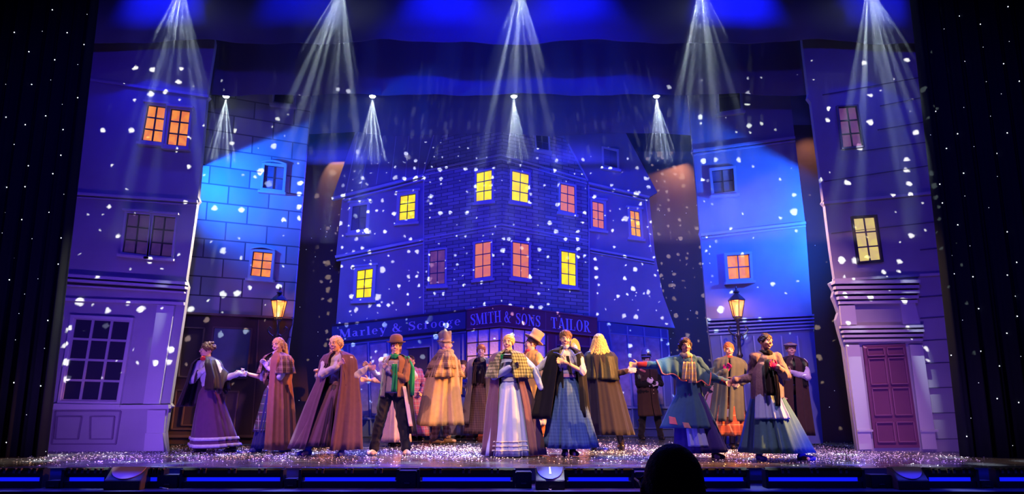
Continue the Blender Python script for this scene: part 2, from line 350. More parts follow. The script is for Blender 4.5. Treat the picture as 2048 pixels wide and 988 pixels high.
def pane_mat(name, c, strength, c2=None):
    """lit fabric behind a window: crumpled, so its brightness is uneven"""
    m = bpy.data.materials.new(name); m.use_nodes = True; nt = m.node_tree; b = nt.nodes['Principled BSDF']; b.inputs['Roughness'].default_value = 0.8
    b.inputs['Base Color'].default_value = (c[0] * .5, c[1] * .5, c[2] * .5, 1)
    tc = N(nt, 'ShaderNodeTexCoord'); nz = N(nt, 'ShaderNodeTexNoise'); nz.inputs['Scale'].default_value = 5; nz.inputs['Detail'].default_value = 4; nz.inputs['Distortion'].default_value = 1.5
    nt.links.new(tc.outputs['Object'], nz.inputs['Vector'])
    r = N(nt, 'ShaderNodeValToRGB'); nt.links.new(nz.outputs[0], r.inputs[0]); c2 = c2 or c
    r.color_ramp.elements[0].position = 0.40; r.color_ramp.elements[1].position = 0.56
    r.color_ramp.elements[0].color = c2; r.color_ramp.elements[1].color = c
    nt.links.new(r.outputs[0], b.inputs['Emission Color']); b.inputs['Emission Strength'].default_value = strength; return m
P_ORANGE = pane_mat('lit_fabric_orange', srgb(255, 150, 60), 0.95, srgb(235, 120, 70))
P_PINK = pane_mat('lit_fabric_pink', srgb(240, 130, 90), 0.85, srgb(225, 115, 110))
P_YELLOW = pane_mat('lit_fabric_yellow', srgb(255, 240, 20), 1.1, srgb(255, 205, 40))
P_PALE = pane_mat('lit_fabric_pale', srgb(240, 215, 120), 0.8, srgb(225, 195, 130))
P_AMBER = pane_mat('lit_fabric_amber', srgb(255, 180, 50), 0.95, srgb(250, 140, 70))
P_DIM = pane_mat('dim_fabric', srgb(95, 60, 120), 0.35, srgb(80, 50, 110))
P_MAUVE = pane_mat('mauve_fabric', srgb(135, 80, 130), 0.55, srgb(115, 65, 125))
P_DARK = mat('dark_glass', (0.03, 0.03, 0.06, 1), 0.25)
P_DUSK = mat('dusk_glass', (0.10, 0.12, 0.2, 1), 0.3, noise_amt=0.5, noise_scale=3)
LILAC = painted('lilac_paint', (0.36, 0.34, 0.38, 1)); LILAC_T = painted('lilac_trim_paint', (0.50, 0.47, 0.52, 1), var=0.1)
DARKLINE = mat('painted_shadow_grey', (0.10, 0.09, 0.14, 1), 0.9)
STONE = painted('stone_paint', (0.36, 0.36, 0.38, 1), 'brick', xc=at(415, 400, Y2).x - at(470, 888, Y2).x, k=0.033, row=0.34, brick=0.74, mortar_w=0.014, mortar=(0.25, 0.25, 0.3, 1))
BROWN = painted('brown_shop_paint', (0.085, 0.05, 0.055, 1)); BROWN_T = painted('brown_trim_paint', (0.15, 0.09, 0.09, 1), var=0.1)
BRICKP = painted('small_brick_paint', (0.34, 0.33, 0.40, 1), 'brick', xc=0.0, k=0.045, row=0.082, brick=0.26, mortar_w=0.010, mortar=(0.35, 0.35, 0.4, 1), absx=True, zref=0.9)
HOUSE = painted('house_paint', (0.36, 0.33, 0.42, 1)); HOUSE_T = painted('house_trim_paint', (0.55, 0.55, 0.66, 1), var=0.1)
ROOFP = painted('roof_paint', (0.26, 0.25, 0.32, 1)); SHOPBLUE = painted('shop_blue_paint', (0.10, 0.14, 0.34, 1)); SHOPBLUE_T = painted('shop_blue_trim', (0.20, 0.26, 0.50, 1), var=0.1)
SHOPRED = painted('shop_plum_paint', (0.20, 0.06, 0.11, 1), var=0.1); SHOPRED_T = painted('shop_plum_trim', (0.30, 0.12, 0.2, 1), var=0.1)
GREY2 = painted('grey_render_paint', (0.33, 0.35, 0.38, 1), var=0.3); GREY2_T = painted('grey_render_trim', (0.48, 0.50, 0.55, 1), var=0.1)
DOORP = painted('purple_door_paint', (0.16, 0.05, 0.12, 1)); DOOR_T = painted('purple_door_trim', (0.24, 0.09, 0.18, 1), var=0.1)
MUNT = mat('muntin_black', (0.03, 0.025, 0.04, 1), 0.8); MUNT_B = mat('muntin_lilac', (0.40, 0.36, 0.42, 1), 0.8); MUNT_BL = mat('muntin_navy', (0.07, 0.07, 0.16, 1), 0.8)

def _line(b_, pts, wpx, Y, front):
    for a, b2 in zip(pts, pts[1:]): stroke(b_, a, b2, wpx, Y, front)
_pxprism = pxprism
def pxprism(b_, *a):
    if isinstance(b_, list): b_.append(lambda bm: _pxprism(bm, *a))
    else: _pxprism(b_, *a)
def line(b_, *a):
    if isinstance(b_, list): b_.append(lambda bm: _line(bm, *a))
    else: _line(b_, *a)
def each(name, m, root, fn):                        # every moulding or pilaster of a flat becomes a part of its own
    L = []; fn(L)
    for f in L: part(name, m, root, f)
def part(name, m, root, fn):
    b_ = bmesh.new(); fn(b_); fixn(b_); o = obj(name, b_, m); o.data.transform(Matrix.Translation(-root.location) if root.parent is None else Matrix.Translation(-root.parent.location)); o.parent = root; return o
def window(root, Y, q, cols, rows, pm, trim=None, mm=None, fr=5, mw=2.2, sill=True, hood=False, jamb=None, arch=False):
    """frame (a part) with its pane as a sub-part; q = pane corners tl tr br bl on the photo"""
    mm = mm or MUNT
    c = (sum(p[0] for p in q) / 4, sum(p[1] for p in q) / 4)
    def grow(d): return [(p[0] + math.copysign(d, p[0] - c[0]), p[1] + math.copysign(d, p[1] - c[1])) for p in q]
    def f(b_):
        o_ = grow(fr)
        for i in range(4):
            a, b2 = q[i], q[(i + 1) % 4]; c1, c2 = o_[i], o_[(i + 1) % 4]
            pxprism(b_, [a, b2, c2, c1], Y, 0.055, 0.0)
        if sill: stroke(b_, (o_[3][0] - 3, o_[3][1] + 2.5), (o_[2][0] + 3, o_[2][1] + 2.5), 5, Y, 0.10)
        if hood: stroke(b_, (o_[0][0] - 3, o_[0][1] - 2), (o_[1][0] + 3, o_[1][1] - 2), 4, Y, 0.09)
        if arch:
            n = 8; w_ = o_[1][0] - o_[0][0]
            P = [(lerp(o_[0][0], o_[1][0], t / n), lerp(o_[0][1], o_[1][1], t / n) - 5 * math.sin(math.pi * t / n)) for t in range(n + 1)]
            for a, b2 in zip(P, P[1:]): stroke(b_, a, b2, 2.5, Y, 0.07)
    w_ = part('window_frame', trim or HOUSE_T, root, f)
    def g(b_): pxprism(b_, q, Y, 0.012, 0.0)
    def mu(b_):
        for i in range(cols + 1): stroke(b_, bil(q, i / cols, 0), bil(q, i / cols, 1), mw if 0 < i < cols else mw * 1.3, Y, 0.03)
        for j in range(rows + 1): stroke(b_, bil(q, 0, j / rows), bil(q, 1, j / rows), mw if 0 < j < rows else mw * 1.3, Y, 0.028)
    for nm, fn, m_ in (('pane', g, pm), ('muntins', mu, mm)):
        b_ = bmesh.new(); fn(b_); fixn(b_); o = obj(nm, b_, m_); o.data.transform(Matrix.Translation(-root.location)); o.parent = w_
    return w_

# --- left front flat
Lf = empty('house_flat', (at(210, 903, Y1).x, Y1, 0), 'tall lilac house flat with the large twelve-pane shop window beside the left curtain', 'house flat')
out = [(40, 903), (334, 903), (331, 864), (338, 818), (345, 813), (340, 806), (371, 604), (376, 573), (372, 560), (394, 408), (399, 402), (396, 394), (413, 200), (419, 194), (414, 188), (430, 85), (425, 60), (140, 60)]
part('facade', LILAC, Lf, lambda b_: pxprism(b_, out, Y1, 0, 0.09))
def mould(b_):
    line(b_, [(150, 156), (417, 193)], 5, Y1, 0.02)
    line(b_, [(110, 385), (396, 404)], 5, Y1, 0.05); line(b_, [(110, 392), (394, 411)], 2, Y1, 0.025)
    line(b_, [(80, 548), (375, 568)], 6, Y1, 0.09); line(b_, [(80, 558), (376, 577)], 5, Y1, 0.12); line(b_, [(80, 568), (372, 586)], 3, Y1, 0.07)
    line(b_, [(80, 597), (370, 608)], 6, Y1, 0.05)
    line(b_, [(80, 815), (342, 813)], 8, Y1, 0.09)
each('moulding', LILAC_T, Lf, mould)
def pil(b_):
    pxprism(b_, [(318, 610), (352, 612), (322, 808), (290, 808)], Y1, 0.06); pxprism(b_, [(296, 866), (331, 866), (333, 901), (293, 901)], Y1, 0.09); pxprism(b_, [(298, 820), (334, 820), (330, 866), (296, 866)], Y1, 0.05)
each('pilaster', LILAC_T, Lf, pil)
def dado(b_):
    for q in ([(115, 833), (165, 833), (157, 878), (111, 878)], [(182, 833), (230, 833), (225, 878), (181, 878)]):
        for i in range(4): stroke(b_, q[i], q[(i + 1) % 4], 2.5, Y1, 0.03)
    q = [(112, 822), (242, 822), (232, 888), (104, 888)]
    for i in range(4): stroke(b_, q[i], q[(i + 1) % 4], 3, Y1, 0.02)
part('dado_panel', painted('dado_line_paint', (0.22, 0.17, 0.26, 1)), Lf, dado)
window(Lf, Y1, [(151, 636), (264, 642), (237, 803), (124, 801)], 3, 4, P_DARK, LILAC_T, MUNT_B, fr=6, mw=4.5)
window(Lf, Y1, [(257, 427), (303, 431), (296, 511), (247, 505)], 2, 3, P_DIM, LILAC_T, MUNT, fr=4, mw=2.6, hood=True)
window(Lf, Y1, [(310, 432), (354, 436), (345, 515), (300, 511)], 2, 3, P_DIM, LILAC_T, MUNT, fr=4, mw=2.6, hood=True)
window(Lf, Y1, [(297.6, 211), (334, 216), (326, 287), (285, 282)], 2, 3, P_ORANGE, LILAC_T, MUNT, fr=4, mw=2.6, hood=True)
window(Lf, Y1, [(344, 219), (383, 224), (375, 295), (335, 291)], 2, 3, P_ORANGE, LILAC_T, MUNT, fr=4, mw=2.6, hood=True)

# --- right front flat
Rf = empty('house_flat', (at(1820, 903, Y1).x, Y1, 0), 'tall grooved lilac house flat with the purple panelled door beside the right curtain', 'house flat')
out = [(1715, 903), (1687, 694), (1685, 688), (1678, 664), (1672, 640), (1677, 625), (1671, 608), (1665, 594), (1668, 583), (1659, 566), (1670, 560), (1661, 500), (1650, 412), (1644, 406), (1647, 400), (1622, 205), (1615, 196), (1617, 188), (1605, 85), (1603, 60), (1900, 60), (2000, 903)]
part('facade', LILAC, Rf, lambda b_: pxprism(b_, out, Y1, 0, 0.09))
def grv(b_):
    for a, b2 in (((1645, 190), (1880, 148)), ((1760, 212), (1880, 188)), ((1755, 260), (1890, 237)), ((1725, 302), (1900, 278)), ((1648, 363), (1920, 322)), ((1662, 467), (1930, 437)),
                  ((1840, 500), (1935, 491)), ((1835, 595), (1950, 586)), ((1840, 637), (1955, 629)), ((1842, 682), (1955, 675)), ((1850, 727), (1960, 722)), ((1855, 776), (1965, 773)), ((1862, 826), (1970, 825)), ((1870, 878), (1975, 877))):
        line(b_, [a, b2], 1.8, Y1, 0.012)
each('painted_groove', DARKLINE, Rf, grv)
def mouldr(b_):
    line(b_, [(1645, 407), (1925, 381)], 5, Y1, 0.05); line(b_, [(1664, 561), (1940, 545)], 5, Y1, 0.04)
    for y0, d in ((567, 0.15), (577, 0.12), (587, 0.13), (597, 0.10), (606, 0.07)): line(b_, [(1662 + (y0 - 567) * .35, y0), (1831, y0 - 2)], 6, Y1, d)
    for y0, d in ((655, 0.08), (664, 0.10), (673, 0.08), (682, 0.06)): line(b_, [(1678 + (y0 - 655) * .3, y0), (1842, y0 - 2)], 5, Y1, d)
    line(b_, [(1712, 861), (1742, 861)], 4, Y1, 0.07); line(b_, [(1838, 861), (1872, 861)], 4, Y1, 0.07)
each('moulding', LILAC_T, Rf, mouldr)
def pilr(b_):
    pxprism(b_, [(1677, 612), (1707, 611), (1711, 650), (1681, 651)], Y1, 0.05); pxprism(b_, [(1797, 603), (1826, 602), (1838, 650), (1803, 650)], Y1, 0.05)
    pxprism(b_, [(1690, 690), (1716, 690), (1742, 898), (1716, 899)], Y1, 0.05); pxprism(b_, [(1816, 690), (1842, 690), (1871, 898), (1842, 898)], Y1, 0.05)
each('pilaster', LILAC_T, Rf, pilr)
dq = [(1724, 691), (1809, 688), (1838, 895), (1748, 896)]
dr_ = part('door', DOORP, Rf, lambda b_: pxprism(b_, dq, Y1, 0.03))
def dpan(b_):
    for u0, u1 in ((0.08, 0.46), (0.54, 0.92)):
        for v0, v1 in ((0.03, 0.10), (0.13, 0.38), (0.42, 0.68), (0.75, 0.94)):
            q = [bil(dq, u0, v0), bil(dq, u1, v0), bil(dq, u1, v1), bil(dq, u0, v1)]
            for i in range(4): stroke(b_, q[i], q[(i + 1) % 4], 2.2, Y1, 0.055)
b_ = bmesh.new(); dpan(b_); o = obj('door_panelling', b_, DOOR_T); o.data.transform(Matrix.Translation(-Rf.location)); o.parent = dr_
window(Rf, Y1, [(1674, 216), (1711, 214), (1724, 293), (1684, 297)], 2, 3, P_MAUVE, painted('sash_dark_paint', (0.14, 0.12, 0.2, 1)), MUNT, fr=3, mw=2.6, sill=False)
window(Rf, Y1, [(1704, 437), (1748, 434), (1761, 521), (1717, 525)], 2, 3, P_PALE, MUNT, mat('muntin_khaki', (0.25, 0.2, 0.12, 1), 0.8), fr=3.5, mw=2.6, sill=False)

# --- left second flat (stone) with the brown shop front
Ls = empty('house_flat', (at(470, 888, Y2).x, Y2, 0), 'stone block house flat with a brown shop front behind the left street lamp', 'house flat')
part('facade', STONE, Ls, lambda b_: pxprism(b_, [(300, 888), (560, 888), (578, 690), (586, 634), (604, 410), (624, 170), (330, 170)], Y2, 0, 0.06))
part('shop_front', BROWN, Ls, lambda b_: pxprism(b_, [(300, 888), (561, 888), (571, 690), (577, 676), (579, 662), (585, 650), (587, 636), (300, 622)], Y2, 0.05))
def bt(b_):
    line(b_, [(330, 625), (587, 637)], 4, Y2, 0.12)
    for q in ([(368, 655), (412, 657), (400, 755), (360, 753)], [(430, 655), (506, 658), (496, 757), (420, 755)], [(356, 780), (480, 783), (470, 858), (346, 858)], [(375, 790), (455, 792), (448, 850), (366, 850)]):
        for i in range(4): stroke(b_, q[i], q[(i + 1) % 4], 2.5, Y2, 0.075)
    line(b_, [(520, 640), (506, 880)], 2, Y2, 0.07); line(b_, [(560, 640), (548, 880)], 2, Y2, 0.07); line(b_, [(340, 872), (562, 872)], 5, Y2, 0.09)
part('shop_trim', BROWN_T, Ls, bt)
part('shop_pane', P_DUSK, Ls, lambda b_: pxprism(b_, [(432, 657), (504, 660), (494, 755), (422, 753)], Y2, 0.06))
window(Ls, Y2, [(508, 503.5), (547, 507), (542, 556), (502, 552)], 2, 3, P_ORANGE, GREY2_T, MUNT, fr=5, mw=1.8, arch=True)
window(Ls, Y2, [(531, 331), (570, 336), (566, 382), (527, 377)], 2, 2, P_DUSK, GREY2_T, MUNT, fr=5, mw=1.8, arch=True)
window(Ls, Y2, [(553, 170), (590, 174), (587, 210), (549, 205)], 2, 2, P_DARK, GREY2_T, MUNT, fr=4, mw=1.8)

# --- right second flat (grey render)
Rs = empty('house_flat', (at(1540, 888, Y2).x, Y2, 0), 'azure-lit rendered house flat standing behind the right street lamp', 'house flat')
part('facade', GREY2, Rs, lambda b_: pxprism(b_, [(1442, 887), (1423, 713), (1414, 640), (1402, 480), (1398, 468), (1400, 460), (1387, 312), (1383, 304), (1385, 296), (1374, 165), (1577, 165), (1590, 278), (1611, 450), (1622, 604), (1645, 887)], Y2, 0, 0.06))
def mr(b_):
    line(b_, [(1385, 304), (1588, 277)], 5, Y2, 0.07); line(b_, [(1387, 310), (1589, 283)], 3, Y2, 0.04)
    line(b_, [(1400, 471), (1609, 447)], 5, Y2, 0.07); line(b_, [(1402, 477), (1610, 453)], 3, Y2, 0.04)
each('moulding', GREY2_T, Rs, mr)
part('shop_front', SHOPBLUE, Rs, lambda b_: pxprism(b_, [(1442, 887), (1424, 713), (1414, 638), (1624, 629), (1645, 887)], Y2, 0.03))
def mr2(b_):
    for k_ in range(5): line(b_, [(1414 + k_ * .7, 641 + 7 * k_), (1624 + k_ * .6, 631 + 6.5 * k_)], 3, Y2, 0.10 - 0.012 * k_)
    for x in (1440, 1475, 1505, 1560, 1592): line(b_, [(x, 672), (x + 22, 880)], 3, Y2, 0.06)
part('shop_trim', SHOPBLUE_T, Rs, mr2)
window(Rs, Y2, [(1435, 165), (1478, 165), (1480, 219), (1438, 226)], 2, 2, P_DARK, GREY2_T, MUNT, fr=5, mw=1.8)
window(Rs, Y2, [(1422, 343), (1465, 338), (1468, 384), (1427, 388)], 2, 2, P_DUSK, GREY2_T, MUNT, fr=5, mw=1.8)
window(Rs, Y2, [(1452, 512), (1497, 509), (1500, 557), (1456, 560)], 2, 2, P_ORANGE, GREY2_T, MUNT_BL, fr=5, mw=1.8)

# --- central corner house
Ch = empty('house_flat', (at(1003, 874, Y3).x, Y3, 0), 'wide corner house flat with brick centre and yellow windows at the back of the stage', 'house flat')
part('rendered_wall', HOUSE, Ch, lambda b_: pxprism(b_, [(671, 660), (682, 520), (672, 512), (684, 400), (690, 380), (847, 330), (1177, 340), (1298, 385), (1301, 420), (1310, 507), (1326, 590), (1350, 656), (1193, 642), (1003, 612)], Y3, 0, 0.05))
part('brick_wall', BRICKP, Ch, lambda b_: pxprism(b_, [(848, 640), (848, 345), (853, 330), (871, 240), (1120, 240), (1174, 362), (1178, 640), (1003, 616)], Y3, 0.05))
part('roof', ROOFP, Ch, lambda b_: pxprism(b_, [(665, 401), (722, 240), (900, 240), (848, 352)], Y3, 0.09))
part('roof', ROOFP, Ch, lambda b_: pxprism(b_, [(1136, 291), (1110, 240), (1235, 240), (1313, 387), (1295, 398), (1176, 370)], Y3, 0.09))
def mc(b_):
    line(b_, [(666, 400), (848, 354)], 5, Y3, 0.13); line(b_, [(690, 402), (848, 362)], 3, Y3, 0.10)
    line(b_, [(672, 515), (848, 480)], 5, Y3, 0.09); line(b_, [(674, 522), (848, 487)], 3, Y3, 0.06)
    line(b_, [(1176, 369), (1297, 397)], 4, Y3, 0.13); line(b_, [(1179, 378), (1294, 403)], 2, Y3, 0.08)
    line(b_, [(1180, 499), (1307, 522)], 4, Y3, 0.08); line(b_, [(1180, 505), (1308, 528)], 2, Y3, 0.06)
    line(b_, [(850, 344), (1002, 312), (1174, 362)], 3, Y3, 0.08); line(b_, [(851, 352), (1002, 320), (1174, 369)], 2, Y3, 0.07)
    line(b_, [(850, 478), (1002, 450), (1176, 482)], 2.5, Y3, 0.08); line(b_, [(850, 484), (1002, 456), (1176, 488)], 1.5, Y3, 0.07)
    line(b_, [(1136, 291), (1175, 364)], 2.5, Y3, 0.12); line(b_, [(848, 350), (870, 268)], 2, Y3, 0.12); line(b_, [(848, 345), (848, 640)], 2, Y3, 0.07); line(b_, [(1177, 370), (1178, 640)], 2, Y3, 0.07)
    line(b_, [(1290, 396), (1302, 505)], 2, Y3, 0.04)
    for a, b2 in (((720, 262), (694, 385)), ((745, 262), (724, 378)), ((770, 262), (754, 371)), ((795, 262), (783, 364)), ((820, 262), (812, 358)), ((845, 262), (836, 352))): line(b_, [a, b2], 1.0, Y3, 0.10)
each('moulding', HOUSE_T, Ch, mc)
W = window
W(Ch, Y3, [(706, 414), (735, 410), (732, 459), (702, 462)], 2, 2, P_DUSK, HOUSE_T, MUNT_BL, fr=6, mw=1.6, hood=True)
W(Ch, Y3, [(801, 393), (832, 388), (830, 438), (798, 442)], 2, 3, P_YELLOW, HOUSE_T, MUNT, fr=6, mw=1.6, hood=True)
W(Ch, Y3, [(715, 542), (747, 537), (743, 595), (712, 597)], 2, 3, P_YELLOW, HOUSE_T, MUNT, fr=6, mw=1.6, hood=True)
for q, pm in (([(860, 503), (891, 499), (890, 568), (859, 570)], P_MAUVE), ([(953, 347), (984, 340), (984, 400), (952, 404)], P_YELLOW), ([(950, 488), (982, 483), (982, 553), (949, 558)], P_PINK),
              ([(1024, 342), (1058, 350), (1056, 407), (1023, 401)], P_YELLOW), ([(1121, 368), (1149, 374), (1150, 428), (1120, 421)], P_PINK), ([(1025, 484), (1058, 489), (1058, 558), (1025, 553)], P_PINK),
              ([(1122, 502), (1151, 507), (1152, 573), (1122, 569)], P_YELLOW)):
    W(Ch, Y3 - 0.04, q, 2, 3, pm, HOUSE_T, MUNT_BL, fr=3.5, mw=1.6)
W(Ch, Y3, [(1184, 403), (1207, 408), (1208, 459), (1185, 454)], 2, 3, P_PINK, HOUSE_T, MUNT_BL, fr=4.5, mw=1.4, hood=True)
W(Ch, Y3, [(1259, 421), (1278, 425), (1282, 475), (1262, 471)], 2, 3, P_AMBER, HOUSE_T, MUNT_BL, fr=4.5, mw=1.4, hood=True)
W(Ch, Y3 - 0.08, [(1207, 298), (1233, 304), (1234, 337), (1208, 331)], 2, 2, P_DUSK, HOUSE_T, MUNT_BL, fr=4, mw=1.4)
W(Ch, Y3 - 0.08, [(1071, 268), (1096, 273), (1098, 302), (1074, 297)], 2, 2, P_DARK, HOUSE_T, MUNT_BL, fr=3, mw=1.2)
# shop fronts below
part('shop_front', SHOPBLUE, Ch, lambda b_: pxprism(b_, [(672, 655), (934, 625), (934, 873), (690, 873)], Y3, 0.07))
part('shop_front', SHOPRED, Ch, lambda b_: pxprism(b_, [(934, 655), (1003, 645), (1193, 668), (1193, 873), (934, 873)], Y3, 0.07))
part('shop_front', SHOPBLUE, Ch, lambda b_: pxprism(b_, [(1193, 643), (1334, 659), (1345, 760), (1352, 873), (1193, 873)], Y3, 0.07))
sgA = [(667, 653), (933, 623), (933, 658), (667, 685)]
sgL = [(934, 622), (1003, 612), (1003, 652), (934, 659)]; sgR = [(1003, 612), (1193, 638), (1193, 672), (1003, 652)]
sA = part('shop_sign', painted('sign_navy_paint', (0.08, 0.10, 0.24, 1), var=0.1), Ch, lambda b_: pxprism(b_, sgA, Y3, 0.14))
sB = part('shop_sign', SHOPRED, Ch, lambda b_: (pxprism(b_, sgL, Y3, 0.14), pxprism(b_, sgR, Y3, 0.14)))
def sgt(b_):
    line(b_, [(667, 652), (933, 622)], 3.5, Y3, 0.17); line(b_, [(667, 686), (933, 659)], 2, Y3, 0.16); line(b_, [(933, 622), (933, 660)], 2.5, Y3, 0.16)
part('sign_border', mat('sign_border_dark', (0.05, 0.035, 0.06, 1), 0.8), Ch, sgt)
def sgt2(b_):
    line(b_, [(934, 621), (1003, 611), (1193, 637)], 2.5, Y3, 0.17); line(b_, [(934, 660), (1003, 653), (1193, 673)], 2.5, Y3, 0.16); line(b_, [(1091, 625), (1091, 661)], 1.2, Y3, 0.15)
part('sign_border', SHOPRED_T, Ch, sgt2)
def trimA(b_):
    for x in (697, 738, 778, 800, 866, 905, 926): line(b_, [(x, 668 + (934 - x) * 0.09), (x + (934 - x) * 0.03, 868)], 3, Y3, 0.10)
    line(b_, [(690, 838), (934, 832)], 4, Y3, 0.11); line(b_, [(806, 680), (870, 672)], 4, Y3, 0.11); line(b_, [(815, 697), (862, 693), (862, 868)], 3, Y3, 0.12)
    line(b_, [(690, 690), (934, 664)], 2, Y3, 0.10); line(b_, [(880, 690), (897, 688), (897, 820), (882, 820), (880, 690)], 2, Y3, 0.1)
part('shop_trim', SHOPBLUE_T, Ch, trimA)
GLASS_P = mat('shop_pane_violet', (0.30, 0.27, 0.42, 1), 0.35, noise_amt=0.6, noise_scale=9)
each('shop_pane', GLASS_P, Ch, lambda b_: (pxprism(b_, [(702, 694), (735, 690), (739, 832), (705, 834)], Y3, 0.085), pxprism(b_, [(742, 690), (774, 686), (778, 830), (745, 832)], Y3, 0.085)))
part('door_panel', mat('doorway_dark', (0.02, 0.02, 0.035, 1), 0.6), Ch, lambda b_: pxprism(b_, [(818, 697), (860, 694), (860, 868), (822, 868)], Y3, 0.085))
def sheet_mat():
    m = mat('crinkled_sheet', (0.85, 0.84, 0.86, 1), 0.22, noise_amt=0.35, noise_scale=7, bump=0.8, bump_scale=22, spec=0.8); return m
each('shop_pane', sheet_mat(), Ch, lambda b_: (pxprism(b_, [(935, 663), (1001, 656), (1001, 812), (936, 812)], Y3, 0.085), pxprism(b_, [(1005, 656), (1090, 667), (1090, 812), (1005, 812)], Y3, 0.085)))
def mA(b_):
    for u in (0, 1 / 3, 2 / 3, 1):
        line(b_, [bil([(934, 661), (1002, 654), (1002, 814), (934, 814)], u, 0), bil([(934, 661), (1002, 654), (1002, 814), (934, 814)], u, 1)], 1.6, Y3, 0.11)
    for u in (0, .26, .52, .76, 1): line(b_, [bil([(1004, 654), (1091, 666), (1091, 814), (1004, 814)], u, 0), bil([(1004, 654), (1091, 666), (1091, 814), (1004, 814)], u, 1)], 1.6, Y3, 0.11)
    for v in (.17, .34, .52, .7, .86, 1): line(b_, [bil([(934, 661), (1002, 654), (1002, 814), (934, 814)], 0, v), bil([(934, 661), (1002, 654), (1002, 814), (934, 814)], 1, v), bil([(1004, 654), (1091, 666), (1091, 814), (1004, 814)], 1, v)], 1.6, Y3, 0.105)
part('muntins', MUNT, Ch, mA)
def trimB(b_):
    line(b_, [(1003, 650), (1003, 870)], 3.5, Y3, 0.13)
    for x in (1095, 1112, 1180): line(b_, [(x, 672), (x + 2, 868)], 3, Y3, 0.11)
    line(b_, [(1112, 690), (1180, 694)], 3, Y3, 0.11); line(b_, [(934, 820), (1093, 820)], 4, Y3, 0.12)
part('shop_trim', SHOPRED_T, Ch, trimB)
part('door_panel', painted('tailor_door_paint', (0.07, 0.03, 0.05, 1)), Ch, lambda b_: pxprism(b_, [(1114, 693), (1178, 696), (1180, 868), (1116, 868)], Y3, 0.10))
for q in ([(1220, 668), (1251, 671), (1263, 812), (1241, 811)], [(1255, 671), (1285, 674), (1295, 811), (1268, 812)], [(1288, 675), (1317, 678), (1325, 808), (1300, 810)]):
    each('shop_pane', GLASS_P, Ch, lambda b_: pxprism(b_, q, Y3, 0.085))
def trimC(b_):
    for a, b2 in (((1197, 645), (1203, 870)), ((1216, 648), (1238, 814)), ((1253, 653), (1266, 868)), ((1286, 656), (1297, 814)), ((1319, 659), (1328, 814)), ((1333, 661), (1347, 870))): line(b_, [a, b2], 2.6, Y3, 0.11)
    line(b_, [(1216, 667), (1333, 678)], 2.5, Y3, 0.10); line(b_, [(1200, 815), (1345, 815)], 4, Y3, 0.12); line(b_, [(1200, 856), (1350, 856)], 2, Y3, 0.1)
part('shop_trim', SHOPBLUE_T, Ch, trimC)

